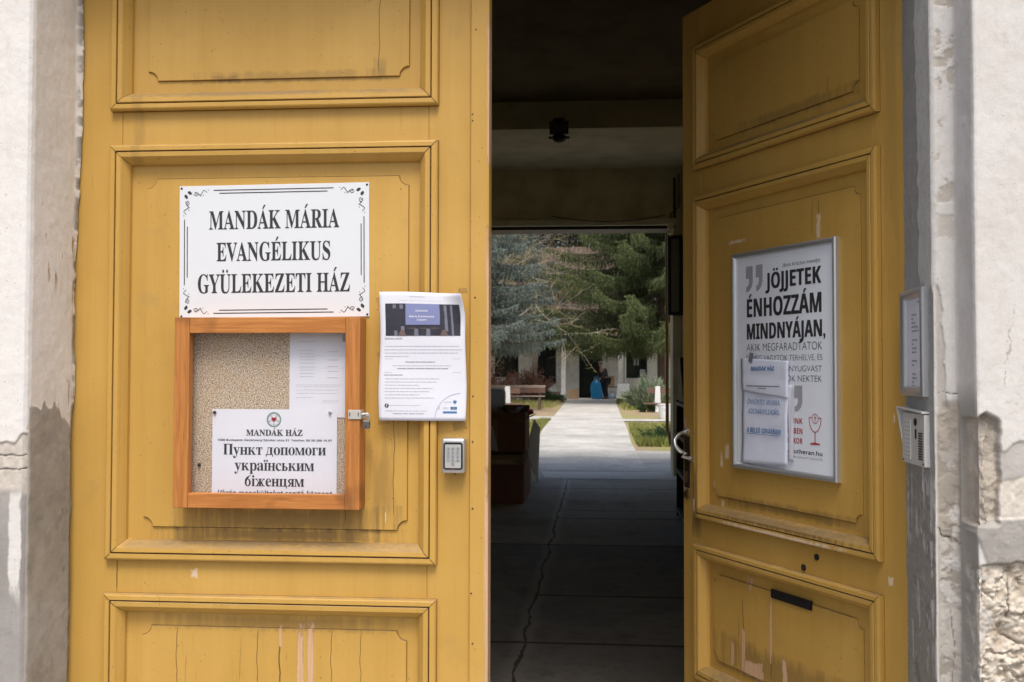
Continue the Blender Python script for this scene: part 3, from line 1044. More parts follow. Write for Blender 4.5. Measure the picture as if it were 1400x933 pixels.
def build_leaf(root, s, mats, wide):
    """s=+1: local x runs from the hinge to the right; s=-1: to the left"""
    def X(a, b): return (a, b) if s > 0 else (-b, -a)
    def bx(mb, u0, u1, y0, y1, z0, z1): mb.box(*X(u0, u1), y0, y1, z0, z1)
    g = .0005
    mb = MB()
    bx(mb, -.03 if s > 0 else .003, .1083 - g, 0, .052, .02, 2.382)
    bx(mb, .857 + g, W_LEAF, 0, .052, .02, 2.382)
    rails = [(.02, .307 + .02), (.7186 - .02, .7985 + .02), (1.791 - .02, 1.8747 + .02), (2.262 - .02, 2.382)]
    for z0, z1 in rails: bx(mb, .1083, .857, .0006, .0515, z0, z1)
    mb.build('frame', mats['frame'], root, bevel=.0012)
    for i, (z0, z1) in enumerate(PZ):
        mm = MB().rectsweep(*X(PX0, PX1), z0, z1, MOULD)
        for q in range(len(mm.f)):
            if q // 4 == 6: mm.m[q] = 1  # groove bottom coloured dark for its shade
        a0, a1 = X(PX0, PX1)
        mm.rectsweep(a0 - .0009, a1 + .0009, z0 - .0013, z1 + .0005, [(0, -.0003), (.0014, -.0003)], 1)  # dark outline painted for the shade along the moulding's outer edge
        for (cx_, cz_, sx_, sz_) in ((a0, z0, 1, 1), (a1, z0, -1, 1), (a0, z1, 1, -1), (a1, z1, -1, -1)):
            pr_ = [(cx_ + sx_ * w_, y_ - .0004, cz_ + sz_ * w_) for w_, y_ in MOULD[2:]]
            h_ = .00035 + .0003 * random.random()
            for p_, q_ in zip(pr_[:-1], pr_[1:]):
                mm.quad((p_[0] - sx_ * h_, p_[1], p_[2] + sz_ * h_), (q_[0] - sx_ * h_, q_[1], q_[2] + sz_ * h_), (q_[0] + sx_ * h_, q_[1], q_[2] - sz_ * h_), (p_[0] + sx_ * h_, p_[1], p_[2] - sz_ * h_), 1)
        mm.build('moulding', [mats['frame'], M['gap']], root)  # 'gap' here: painted shade lines and the mitre joints
        pm = MB()
        bx(pm, .1083, .857, .0142, .034, z0 + .02, z1 - .02)
        fx0, fx1 = X(.1665, .8085)
        f0, f1 = z0 + .0755, z1 - .0785
        out = notched(fx0, fx1, f0, f1, .023)
        # raised field, with a dark line painted round it for its shade
        inn = inset(out, .0022)
        gp_o = inset(out, -.0006)
        gp_i = inset(out, .0004)
        n = len(out)
        vs = [(p[0], .0146, p[1]) for p in out] + [(p[0], .0092, p[1]) for p in inn]
        pm.add(vs, [list(range(n, 2 * n))] + [(k, (k + 1) % n, (k + 1) % n + n, k + n) for k in range(n)])
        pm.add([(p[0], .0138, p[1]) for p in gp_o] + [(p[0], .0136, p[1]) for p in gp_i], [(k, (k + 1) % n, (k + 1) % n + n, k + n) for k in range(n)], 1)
        pm.build('panel', [mats['panel'][i], M['gap']], root)  # 'gap' here: the shade line painted round the field
    if wide:
        am = MB()
        bx(am, .9578, 1.0017, -.0105, .045, .02, 2.382)
        am.build('meeting_strip', mats['frame'], root, bevel=.0025)
        for z in (.62, .735, .93, 1.085, 1.19, 1.42, 1.835, 1.85, 2.05):
            u = .968 + .006 * math.sin(z * 40)
            MB().disc(u, z, .0022, -.0109, 10).build('nail', M['dark_metal'], root)


left = thing('gate_leaf', 'closed yellow gate leaf on the left, carrying the white name sign and notice case', 'gate leaf', (-1.2552, 2.38, 0))
L0 = -1.2552
fm = yellow_paint('yellow_gate_paint',
                  dirt=[(.48, .845, .36, .012, .7), (.48, 1.915, .36, .012, .4), (.15, 1.62, .016, .5, .25)],
                  bare=[(.9995, .72, .0075, .32, .5), (1.0, 1.30, .0050, .30, .5), (1.0, 1.9, .004, .2, .5)],
                  cracks=[(.108, .72, .80, .0012)],
                  scuffs=[(.297, .767, .010, .013)])
pmats = [yellow_paint('yellow_panel_low', dirt=[(.5, .65, .32, .02, .35)],
                      bare=[(.555, .56, .009, .105, 1.0), (.580, .56, .009, .105, .8), (.506, .625, .0035, .03, 1.5)],
                      cracks=[(.255, .38, .645, .0012), (.452, .38, .645, .0011), (.506, .38, .645, .0022), (.63, .4, .645, .0011), (.70, .38, .645, .001)], tone=1.0),
         yellow_paint('yellow_panel_mid', dirt=[(.52, .898, .29, .036, .52), (.50, .86, .34, .018, .55), (.745, .98, .04, .12, .35)],
                      cracks=[(.66, .88, 1.06, .0010), (.775, .90, 1.15, .001)],
                      scuffs=[(.757, .905, .0018, .016)]),
         yellow_paint('yellow_panel_top', dirt=[(.52, 1.955, .26, .016, .30), (.36, 1.952, .04, .010, .4), (.74, 1.968, .02, .03, .3)],
                      cracks=[(.735, 1.955, 2.2, .0011)])]
build_leaf(left, 1, dict(frame=fm, panel=pmats), True)

ANG = 1.08704
hx = .67705 + .08 * math.cos(ANG)
hy = 2.51119 - .08 * math.sin(ANG)
right = thing('gate_leaf', 'open yellow gate leaf swung into the passage, with the framed poster and letter slot', 'gate leaf', (hx, hy, 0), -ANG)


def rl(u): return -(u + .08)      # panel-edge distance to leaf-local x


fm_r = yellow_paint('yellow_gate_paint_worn_shaded',
                    dirt=[(-.48, .83, .36, .016, .8), (-.48, .345, .36, .016, .8), (-.88, .85, .03, .12, .7), (-.05, 1.9, .03, .5, .2)],
                    bare=[(rl(.872), .905, .020, .045, .9), (rl(.866), 1.085, .010, .022, .8), (rl(.895), .55, .006, .10, 1)],
                    scuffs=[(rl(-.02), .755, .010, .012), (rl(-.035), 1.14, .003, .012), (rl(.80), .84, .014, .02), (rl(.40), .805, .3, .006)], tone=.92)  # tone lowered on this leaf: its shade is put into the paint
pr = [yellow_paint('yellow_panel_worn_shaded_low', dirt=[(-.5, .42, .33, .06, .5)],
                   bare=[(rl(.577), .445, .011, .075, 1.2), (rl(.63), .425, .008, .04, 1.2), (rl(.449), .535, .0055, .10, 1.2), (rl(.497), .405, .012, .03, 1.2),
                         (rl(.543), .640, .006, .02, 1.2), (rl(.56), .648, .004, .016, 1.2), (rl(.53), .40, .05, .025, 1.2), (rl(.39), .42, .012, .06, 1.4)],
                   cracks=[(rl(.577), .39, .60, .0018), (rl(.449), .39, .62, .0015), (rl(.60), .39, .55, .001)], tone=.92),
      yellow_paint('yellow_panel_worn_shaded_mid', dirt=[(-.45, .87, .33, .02, .5)],
                   scuffs=[(rl(.652), 1.013, .014, .026), (rl(.682), .985, .009, .026), (rl(.722), .899, .003, .022), (rl(.684), .854, .009, .013),
                           (rl(.24), 1.62, .010, .05), (rl(.60), 1.63, .05, .006)],
                   cracks=[(rl(.24), 1.55, 1.71, .0013), (rl(.265), 1.60, 1.71, .0012)], tone=.92),
      yellow_paint('yellow_panel_worn_shaded_top', dirt=[(-.4, 1.96, .3, .02, .4)], cracks=[(rl(.20), 1.96, 2.02, .0012), (rl(.27), 1.95, 1.99, .001)], tone=.92)]
build_leaf(right, -1, dict(frame=fm_r, panel=pr), False)

# letter slot, bolt holes, handle and lock on the open leaf
mb = MB()
mb.box(rl(.442), rl(.273), .004, .0096, .6245, .6485)
mb.build('letter_slot', M['void'], right)
for u, z in ((.295, .7334), (.243, .7691)):
    MB().lathe([(.0065, -.0015), (.0085, -.0028), (.0085, .0008), (.002, .001)], rl(u), z, 16, axis='y').build('bolt_hole', M['dark_metal'], right, smooth=40)
mb = MB()
pts = []
for i in range(13):
    t = i / 12
    z = 1.060 - .082 * t
    y = -.012 - .040 * math.sin(math.pi * min(1, t * 1.15)) ** .7 if t < .87 else -.012 - .038 * (1 - (t - .87) / .13)
    pts.append((rl(.853 - .030 * t ** 2), y, z))
mb.tube(pts, [.0055 + .002 * math.sin(math.pi * i / 12) for i in range(13)], 12)
hd = mb.build('handle', M['chrome'], right, smooth=60)
for u, z in ((.853, 1.060), (.823, .978)):
    MB().lathe([(.011, 0), (.012, -.004), (.008, -.010), (.008, -.013)], rl(u), z, 16, axis='y').build('rosette', M['chrome'], hd, smooth=50)
MB().box(rl(.868), rl(.840), -.0035, .001, .885, 1.045).build('lock_plate', M['dark_metal'], right, bevel=.0012)
mb = MB()
mb.lathe([(.015, .001), (.0155, -.004), (.012, -.008), (.006, -.009)], rl(.852), .864, 24, axis='y')
lk = mb.build('lock_cylinder', M['brass'], right, smooth=40)
MB().box(rl(.852) - .0013, rl(.852) + .0013, -.0100, -.0085, .858, .870).build('keyhole', M['void'], lk)
MB().prism([(rl(.856) - .004, .900), (rl(.856) + .004, .900), (rl(.856) + .007, .935), (rl(.856) - .007, .935)], -.006, .0).build(
    'keyhole_cover', M['brass'], right, bevel=.001)
# ------------------------------------------------------------------ things fixed to the closed leaf
rr = random.Random(11)


def at_left(name, label, cat, x, y, z, ry=0.0):
    return thing(name, label, cat, (x, y, z), 0, None, ry), (x, y, z)


# enamel name sign
sg, O = at_left('name_sign', 'white enamel name sign with black serif lettering and corner scrolls, above the wooden notice case', 'sign', -.771, 2.3885, 1.3755, -.0085)
X0, X1, Z0, Z1 = -1.003, -.539, 1.3755, 1.6945
YS = 2.3858
MB().box(X0, X1, YS, 2.3885, Z0, Z1).build('plate', M['white_enamel'], sg, O, bevel=.0006)
mb = MB()
yt = YS - .0005
k = (X1 - X0) / 1100.0           # one unit of the measured drawing
def sx(u): return X0 + (u - 69) * k
put_text(mb, 'MANDÁK MÁRIA', sx(243), sx(997), Z1 - .1058, .0440, yt, 'serif', .004)
put_text(mb, 'EVANGÉLIKUS', sx(287), sx(946), Z1 - .1825, .0445, yt, 'serif', .004)
put_text(mb, 'GYÜLEKEZETI HÁZ', sx(178), sx(1058), Z1 - .2588, .0450, yt, 'serif', .004)
mb.build('lettering', M['ink'], sg, O)
mb = MB()
zc = (Z0 + Z1) / 2
xc = (X0 + X1) / 2
for s in (1, -1):
    z = zc + s * (Z1 - zc - .0115)
    mb.frect(sx(269), sx(965), z - .0011, z + .0011, yt)
    z = zc + s * (Z1 - zc - .0188)
    mb.frect(sx(303), sx(930), z - .0011, z + .0011, yt)
    x = xc + s * (X1 - xc - .0125)
    mb.frect(x - .0011, x + .0011, Z0 + .080, Z1 - .081, yt)
    x = xc + s * (X1 - xc - .0195)
    mb.frect(x - .0011, x + .0011, Z0 + .098, Z1 - .098, yt)
    for t in (1, -1):
        def P(a, b): return (xc + s * (X1 - xc - a), zc + t * (Z1 - zc - b))
        # two pointed leaves and two scrolling tendrils in each corner
        for fl in (0, 1):
            def Q(a, b): return P(b, a) if fl else P(a, b)
            c, d = (.0215, .0175), (.0335, .0190)
            leaf = []
            for i in range(9):
                q = i / 8
                leaf.append(Q(c[0] - .002 + (d[0] - c[0]) * q, c[1] - .003 + .004 * q - .0042 * math.sin(math.pi * q)))
            for i in range(9):
                q = 1 - i / 8
                leaf.append(Q(c[0] - .002 + (d[0] - c[0]) * q, c[1] - .003 + .004 * q + .0042 * math.sin(math.pi * q)))
            mb.flat(leaf, yt)
            cur = []
            for i in range(15):
                a = R(-200 + 380 * i / 14)
                r_ = .0022 + .0036 * i / 14
                cur.append(Q(.0415 + r_ * math.cos(a), .0190 + r_ * math.sin(a)))
            for i in range(1, 9):
                cur.append(Q(.0360 + .0065 * i / 2.6 * 1.0 + .010, .0190 + .004 * math.sin(i * 1.0)))
            mb.ribbon(cur[:15], .0014, yt)
            w2 = [Q(.0465 + .0225 * i / 12, .0180 + .0048 * math.sin(i * .62) - .006 * (i / 12) ** 2) for i in range(13)]
            mb.ribbon(w2, [.0018 - .0007 * i / 12 for i in range(13)], yt)
            for a, b in ((.0385, .0155), (.0520, .0245), (.0585, .0235), (.0715, .0105), (.0415, .0195)):
                p = Q(a, b)
                mb.disc(p[0], p[1], .0011, yt, 8)
mb.build('border_ornament', M['ink'], sg, O)
for (x, z) in ((X0 + .0052, Z0 + .005), (X1 - .0052, Z0 + .005), (X0 + .0052, Z1 - .0055), (X1 - .0052, Z1 - .0055)):
    MB().lathe([(.0027, YS), (.0024, YS - .0012), (.0010, YS - .0016)], x, z, 14, axis='y').build('screw', M['dark_metal'], sg, O, smooth=40)

# wooden notice case with its chipboard back
cs, O = at_left('notice_case', 'orange stained wooden notice case with a padlocked front, below the name sign', 'notice board', -.768, 2.389, .9285)
x0, x1, z0, z1 = -.9905, -.5475, .9285, 1.3735
i0, i1, j0, j1 = -.9545, -.5825, .9625, 1.3365
yf = 2.33
for a, b in ((x0, i0), (i1, x1)): MB().box(a, b, yf, yf + .024, z0, z1).build('upright', M['wood_v'], cs, O, bevel=.0012)
for a, b in ((z0 + .0002, j0), (j1, z1 - .0002)): MB().box(i0 + .0003, i1 - .0003, yf + .0006, yf + .0236, a, b).build('rail', M['wood_h'], cs, O, bevel=.0012)
for a, b in ((x0, x0 + .016), (x1 - .016, x1)): MB().box(a, b, yf + .0245, 2.389, z0 + .001, z1 - .001).build('side_board', M['wood_v'], cs, O, bevel=.0012)
for a, b in ((z0 + .0012, z0 + .015), (z1 - .015, z1 - .0012)): MB().box(x0 + .0165, x1 - .0165, yf + .0245, 2.389, a, b).build('side_board', M['wood_h'], cs, O, bevel=.0012)
MB().box(x0 + .017, x1 - .017, 2.374, 2.3885, z0 + .016, z1 - .016).build('back_board', M['chipboard'], cs, O)
MB().box(i0 - .008, i1 + .008, yf + .0165, yf + .0195, j0 - .008, j1 + .008).build('pane', M['pane'], cs, O)
hp = MB().box(-.5742, -.5462, yf - .0030, yf - .0003, 1.1375, 1.1585).box(-.5463, -.5445, yf - .0030, yf + .030, 1.1375, 1.1585).build('hasp', M['zinc'], cs, O, bevel=.0006)
mb = MB()
for x in (-.5705, -.5505): mb.frect(x - .001, x + .001, 1.1435, 1.1525, yf - .0032)
mb.build('hasp_slot', M['ink'], hp, O)
MB().tube([(-.5475 + .003, yf + .006, 1.148), (-.536, yf + .006, 1.150), (-.533, yf + .008, 1.145), (-.536, yf + .010, 1.141), (-.5445, yf + .012, 1.141)], .0024, 8).build('staple', M['zinc'], hp, O, smooth=60)
pl, O2 = at_left('padlock', 'small grey padlock hanging at the right edge of the wooden notice case', 'padlock', -.534, yf + .010, 1.115)
MB().box(-.5425, -.5255, yf + .004, yf + .014, 1.115, 1.1345).build('body', plain('padlock_body', (.20, .19, .18), .4, .8, .2, 80), pl, O2, bevel=.0025)
MB().tube([(-.5395, yf + .009, 1.133)] + [(-.534 + .0055 * math.cos(R(180 - a)), yf + .009, 1.144 + .0065 * math.sin(R(a))) for a in range(0, 181, 20)] + [(-.5285, yf + .009, 1.133)],
          .0019, 8).build('shackle', M['steel'], pl, O2, smooth=60)
MB().lathe([(.0020, yf + .0085), (.0016, yf + .0035)], -.534, 1.121, 10, axis='y').build('keyhole', M['void'], pl, O2)

# sheets pinned inside the case
cy, O = at_left('timetable_sheet', 'white printed sheet in the upper right corner of the wooden notice case', 'notice', -.655, 2.3728, 1.139)
MB().box(-.7268, -.5668, 2.3724, 2.3731, 1.139, 1.352).build('paper', M['paper'], cy, O)
mb = MB()
yt = 2.3719
zz = lambda v: 1.3373 - (v - 86) * .000515
xx = lambda u: -.7266 + (u - 552) * .000533
mb.frect(xx(583), xx(672), zz(126), zz(124), yt, 0)
for v in (165, 180, 196, 209, 224, 242, 256, 271, 286):
    dashes(mb, xx(597), xx(665), zz(v), .0011, yt, 0, rr, (.004, .012), .0008)
for v in (172, 210, 240, 262, 291):
    dashes(mb, xx(722), xx(770), zz(v), .0014, yt, 0, rr, (.006, .010), .0006)
for v in (323, 331, 347, 362, 381, 394, 402):
    a = 582 if v < 390 else 700
    dashes(mb, xx(a), xx(rr.uniform(765, 800) if v not in (381,) else 665), zz(v), .0007, yt, 0, rr)
mb.frect(xx(580), xx(800), zz(189), zz(188.3), yt, 0)
mb.frect(xx(580), xx(800), zz(246), zz(245.3), yt, 0)
mb.build('print', M['ink_pale'], cy, O)
MB().frect(xx(789), xx(806), zz(125), zz(94), yt).build('picture', M['ink_grey'], cy, O)

uk, O = at_left('aid_point_notice', 'white notice with large black Cyrillic words and a round emblem, inside the wooden case', 'notice', -.762, 2.3716, .935)
MB().box(-.9125, -.6113, 2.3708, 2.3715, .935, 1.1575).build('paper', M['paper'], uk, O)
yt = 2.3703
mb = MB()
put_text(mb, 'MANDÁK HÁZ', -.8301, -.6935, 1.0953, .0143, yt, 'serif', .012)
put_text(mb, '1086 Budapest, Karácsony Sándor utca 31. Telefon: 06 30 298 16 87', -.8999, -.6228, 1.0822, .0048, yt, 'sansb')
put_text(mb, '- Ukrán menekülteket segítő központ', -.9085, -.6219, .9527, .0136, yt, 'ital')


# Cyrillic bold serif letters drawn on a unit x-height
ST, TH, SF = .30, .09, .085


def stem(x, z0=0.0, z1=1.0, w=ST, top=True, bot=True, o=.10):
    q = [[(x, z0), (x + w, z0), (x + w, z1), (x, z1)]]
    if bot: q.append([(x - o, z0), (x + w + o, z0), (x + w + o, z0 + SF), (x - o, z0 + SF)])
    if top: q.append([(x - o, z1 - SF), (x + w + o, z1 - SF), (x + w + o, z1), (x - o, z1)])
    return q


def arc(cx, cz, rx, rz, a0, a1, w0, w1, n=14):
    out = []
    for i in range(n):
        ps = []
        for j, kk in ((i, 0), (i + 1, 0), (i + 1, 1), (i, 1)):
            a = R(a0 + (a1 - a0) * j / n)
            w = w0 + (w1 - w0) * abs(math.cos(a))
            f = -w if kk else 0
            ps.append((cx + (rx + f) * math.cos(a), cz + (rz + (f if abs(math.cos(a)) > .5 else f)) * math.sin(a)))
        out.append(ps)
    return out


def diag(xa, za, xb, zb, w): return [[(xa, za), (xa + w, za), (xb + w, zb), (xb, zb)]]


CYR = {
    'П': (stem(.1, 0, 1.42, .36) + stem(.93, 0, 1.42, .36) + [[(.1, 1.33), (1.2, 1.33), (1.2, 1.42), (.1, 1.42)]], 1.39),
    'н': (stem(.1) + stem(.72) + [[(.3, .46), (.8, .46), (.8, .56), (.3, .56)]], 1.12),
    'п': (stem(.1) + stem(.72) + [[(.3, .91), (.8, .91), (.8, 1), (.3, 1)]], 1.12),
    'и': (stem(.1) + stem(.74) + [[(.38, .10), (.38, .28), (.76, .90), (.76, .72)]], 1.14),
    'т': (stem(.33, top=False) + [[(.02, .90), (.94, .90), (.94, 1), (.02, 1)], [(.02, .66), (.09, .66), (.16, .9), (.02, .9)], [(.87, .66), (.94, .66), (.94, .9), (.80, .9)]], .96),
    'г': (stem(.1) + [[(.3, .91), (.82, .91), (.82, 1), (.3, 1)], [(.75, .64), (.82, .64), (.82, .92), (.64, .92)]], .86),
    'к': (stem(.1) + diag(.42, .46, .72, .9, .13) + [[(.68, .84), (.96, .84), (.96, 1.0), (.74, 1.0)]] + diag(.80, 0, .46, .58, .30) + [[(.74, 0), (1.18, 0), (1.18, SF), (.74, SF)],
                                                                                                                                    [(.38, .44), (.56, .44), (.56, .56), (.38, .56)]], 1.16),
    'м': (stem(.08, w=.12, o=.09) + stem(1.02, w=.30, o=.09) + diag(.56, .0, .10, 1, .26) + diag(.58, .0, 1.02, 1, .10) + [[(.0, .92), (.36, .92), (.36, 1), (.0, 1)]], 1.42),
    'д': (diag(.16, .08, .36, 1, .10) + stem(.66, 0, 1, .30, bot=False) + [[(.28, .92), (.98, .92), (.98, 1), (.28, 1)], [(.02, 0), (1.10, 0), (1.10, .09), (.02, .09)],
                                                                         [(.02, -.26), (.10, -.26), (.18, .0), (.02, 0)], [(1.02, -.26), (1.10, -.26), (1.10, 0), (.94, 0)]], 1.14),
    'ц': (stem(.1) + stem(.72) + [[(.3, 0), (1.14, 0), (1.14, .09), (.3, .09)], [(1.05, -.26), (1.14, -.26), (1.14, 0), (.98, 0)]], 1.18),
    'ь': (stem(.1) + arc(.48, .29, .42, .29, -90, 90, .08, .28) + [[(.3, .50), (.5, .50), (.5, .58), (.3, .58)], [(.3, 0), (.5, 0), (.5, .08), (.3, .08)]], .94),
    'б': (arc(.52, .48, .46, .50, 0, 360, .09, .28, 24) + arc(.95, .62, .89, .76, 112, 178, .2, .26) + [[(.60, 1.20), (.66, 1.36), (.94, 1.46), (.94, 1.36)]], 1.04),
    'ж': (stem(.60, w=.28) + diag(.14, 0, .50, .58, .24) + diag(1.12, 0, .74, .58, .24) + diag(.50, .46, .20, .90, .12) + diag(.86, .46, 1.16, .90, .12) +
          [[(.04, .85), (.34, .85), (.34, 1), (.04, 1)], [(1.14, .85), (1.44, .85), (1.44, 1), (1.14, 1)], [(.02, 0), (.48, 0), (.48, SF), (.02, SF)], [(1.04, 0), (1.5, 0), (1.5, SF), (1.04, SF)]], 1.52),
    'я': (stem(.62) + arc(.52, .70, .46, .30, 90, 270, .08, .27) + [[(.5, .92), (.66, .92), (.66, 1), (.5, 1)], [(.5, .40), (.66, .40), (.66, .48), (.5, .48)]] + diag(.05, 0, .38, .44, .24) + [[(0, 0), (.36, 0), (.36, SF), (0, SF)]], 1.02),
    'і': (stem(.1, o=.08) + [[(.25 + .16 * math.cos(q * math.pi / 6), 1.28 + .16 * math.sin(q * math.pi / 6)) for q in range(12)]], .5),
    'ї': (stem(.1, o=.08) + [[(.25 + dx + .14 * math.cos(q * math.pi / 6), 1.27 + .14 * math.sin(q * math.pi / 6)) for q in range(12)] for dx in (-.19, .19)], .5),
}
LAT = {'у': 'y', 'о': 'o', 'р': 'p', 'а': 'a', 'с': 'c', 'е': 'e'}
_xh = max(p[1] for p in _raw(_map('x', 'serif'))[0])


def put_cyr(mb, body, x0, x1, zb, xh, y):
    pen, polys = 0.0, []
    for ch in body:
        if ch == ' ':
            pen += .42
        elif ch in LAT:
            vs, fs = _raw(_map(LAT[ch], 'serif'))
            a = min(p[0] for p in vs)
            polys += [[((vs[i][0] - a) / _xh + pen, vs[i][1] / _xh) for i in f] for f in fs]
            pen += (max(p[0] for p in vs) - a) / _xh + .05
        else:
            ps, adv = CYR[ch]
            polys += [[(p[0] + pen, p[1]) for p in q] for q in ps]
            pen += adv + .05
    k = (x1 - x0) / (pen - .05)
    for i, q in enumerate(polys):
        mb.flat([(x0 + p[0] * k, zb + p[1] * xh) for p in q], y - .00002 * (i % 5))


put_cyr(mb, 'Пункт допомоги', -.8846, -.6373, 1.0500, .0178, yt)
put_cyr(mb, 'українським', -.8575, -.6654, 1.0130, .0180, yt)
put_cyr(mb, 'біженцям', -.8332, -.6893, .9760, .0180, yt)
mb.build('lettering', M['ink'], uk, O)
rose = MB().ring(-.763, 1.1331, .0158, .0176, yt).build('emblem_ring', M['ink_green'], uk, O)
mb = MB().ring(-.763, 1.1331, .0146, .0155, yt, m=0)
for i in range(5):
    a = R(90 + 72 * i)
    mb.ring(-.763 + .0085 * math.cos(a), 1.1331 + .0085 * math.sin(a), .0052, .0058, yt - .0001, 0, 360, 14)
    mb.ribbon([(-.763 + .009 * math.cos(a + R(36)), 1.1331 + .009 * math.sin(a + R(36))), (-.763 + .015 * math.cos(a + R(36)), 1.1331 + .015 * math.sin(a + R(36)))], .0014, yt - .0002)
mb.build('emblem_petals', M['ink_mid'], uk, O)
hrt = []
for i in range(24):
    t = 2 * math.pi * i / 24
    hrt.append((-.763 + .0066 * (math.sin(t) ** 3), 1.1338 + .0066 * (13 * math.cos(t) - 5 * math.cos(2 * t) - 2 * math.cos(3 * t) - math.cos(4 * t)) / 16))
MB().flat(hrt, yt - .0004).build('emblem_heart', M['ink_red'], uk, O)
MB().frect(-.7636, -.7624, 1.1295, 1.1375, yt - .0006).frect(-.7654, -.7606, 1.1340, 1.1352, yt - .0007).build('emblem_cross', M['ink'], uk, O)
for x, z in ((-.9065, 1.1494), (-.6275, 1.1509)):
    MB().lathe([(.0035, 2.3707), (.0042, 2.3690), (.0036, 2.3660), (.0012, 2.3652)], x, z, 12, axis='y').build(
        'pin', M['dark_metal'] if x < -.8 else M['steel'], uk, O, smooth=50)
pn_, O = at_left('drawing_pin', 'dark drawing pin left alone in the chipboard, low in the left of the notice case', 'pin', -.944, 2.374, 1.025)
MB().lathe([(.0036, 2.374), (.0042, 2.3715), (.0036, 2.3690), (.0012, 2.3682)], -.944, 1.025, 12, axis='y').build('head', M['dark_metal'], pn_, O, smooth=50)
MB().lathe([(.0008, 2.3745), (.0006, 2.386)], -.944, 1.025, 6, axis='y').build('point', M['steel'], pn_, O)

# invitation sheet taped across the moulding
inv, O = at_left('invitation_sheet', 'creased white invitation sheet with a dark cinema picture, taped beside the keypad', 'notice', -.407, 2.3625, 1.133)
GX0, GX1, GZ0, GZ1 = -.5085, -.3055, 1.1335, 1.4335


def bend(x, y, z):
    u = (x - GX0) / (GX1 - GX0)
    v = (z - GZ0) / (GZ1 - GZ0)
    d = -.004 * math.sin(math.pi * u) * .6
    curl = max(0, (u - .72) / .28) * max(0, (v - .72) / .28)
    d -= .030 * curl ** 1.5 + .004 * math.sin(v * 9 + u * 2) * .35
    xr = x - .010 * max(0, (v - .80) / .20) ** 1.4 * max(0, u - .3) / .7 + .0035 * math.sin(v * 7.0) * (u - .5)
    zr = z - .010 * max(0, u - .25) ** 1.3 * max(0, v - .75) / .25
    return (xr, y + d, zr)


def gridrect(mb, a, b, c, d, y, nx=1, nz=1):
    for i in range(nx):
        for j in range(nz):
            mb.frect(a + (b - a) * i / nx, a + (b - a) * (i + 1) / nx, c + (d - c) * j / nz, c + (d - c) * (j + 1) / nz, y)
    return mb


def inv_part(name, mb, mat):
    o = mb.warp(bend).build(name, mat, inv, O)
    return o


mb = MB()
gridrect(mb, GX0, GX1, GZ0, GZ1, 2.3595, 26, 34)
o = inv_part('paper', mb, M['paper'])
for p in o.data.polygons: p.use_smooth = True
bmq = bmesh.new(); bmq.from_mesh(o.data); bmesh.ops.remove_doubles(bmq, verts=bmq.verts, dist=1e-5); bmq.to_mesh(o.data); bmq.free()
sd = o.modifiers.new('thickness', 'SOLIDIFY'); sd.thickness = .0004; sd.offset = 0
yt = 2.3588
mi = MB()
dashes(mi, -.437, -.400, 1.422, .0014, yt, 0, rr, (.003, .008), .0008)
dashes(mi, -.462, -.360, 1.413, .0006, yt, 0, rr)
for v, b in ((1.3055, -.319), (1.2975, -.313), (1.2900, -.322), (1.2820, -.440)):
    dashes(mi, -.4972, b, v, .0015, yt, 0, rr, (.004, .014), .0013)
dashes(mi, -.478, -.340, 1.2605, .0013, yt, 0, rr, (.004, .012), .0012)
for i, b in enumerate((-.368, -.372, -.415, -.383, -.388, -.413, -.380)):
    dashes(mi, -.4935, b, 1.2300 - i * .0074, .0014, yt, 0, rr, (.004, .014), .0013)
dashes(mi, -.4936, -.395, 1.1555, .0011, yt, 0, rr)
inv_part('small_print', mi, M['ink_pale'])
mi = MB()
put_text(mi, 'Kedves Lakók!', -.4973, -.4550, 1.3222, .0046, yt, 'sansb')
dashes(mi, -.4470, -.3770, 1.2688, .0018, yt, 0, rr, (.008, .018), .0012)
dashes(mi, -.4660, -.3470, 1.2535, .0018, yt, 0, rr, (.010, .026), .0012)
dashes(mi, -.4968, -.4530, 1.2385, .0017, yt, 0, rr, (.006, .016), .0012)
dashes(mi, -.4750, -.4020, 1.1490, .0012, yt, 0, rr)
mi.frect(-.484, -.412, 1.1685, 1.1690, yt)
mi.frect(-.4959, -.318, 1.2765, 1.2770, yt)
mi.frect(-.4957, -.318, 1.2450, 1.2455, yt)
inv_part('print', mi, M['ink_mid'])
mi = MB().disc(-.4895, 1.1682, .0049, yt - .0002, 24)
inv_part('round_mark', mi, M['ink'])
mi = MB()
put_text(mi, 'f', -.4910, -.4875, 1.1642, .0070, yt - .0005, 'sansb')
inv_part('round_mark_letter', mi, M['paper'])
mi = MB().ring(-.318, 1.138, .0585, .0592, yt, 92, 178, 30)
inv_part('arc_line', mi, M['ink_blue'])
mi = MB().flat([(-.3355, 1.1805), (-.3280, 1.1805), (-.3280, 1.1755), (-.33175, 1.1722), (-.3355, 1.1755)], yt)
mi.frect(-.3415, -.3265, 1.1595, 1.1660, yt)
mi.frect(-.3585, -.3265, 1.1508, 1.1555, yt)
inv_part('blue_marks', mi, M['ink_blue'])
mi = MB()
for i in range(12):
    mi.disc(-.334 + .0021 * math.cos(i * math.pi / 6), 1.16275 + .0021 * math.sin(i * math.pi / 6), .00042, yt - .0005, 6)
inv_part('star_ring', mi, plain('yellow_print', (.75, .55, .05), .5))
mi = MB()
dashes(mi, -.3565, -.3380, 1.1763, .0014, yt, 0, rr, (.003, .006), .0006)
dashes(mi, -.3575, -.3440, 1.1635, .0010, yt, 0, rr)
dashes(mi, -.3575, -.3470, 1.1612, .0008, yt, 0, rr)
mi.frect(-.3695, -.3665, 1.1600, 1.1672, yt)
inv_part('logo_print', mi, M['ink_pale'])
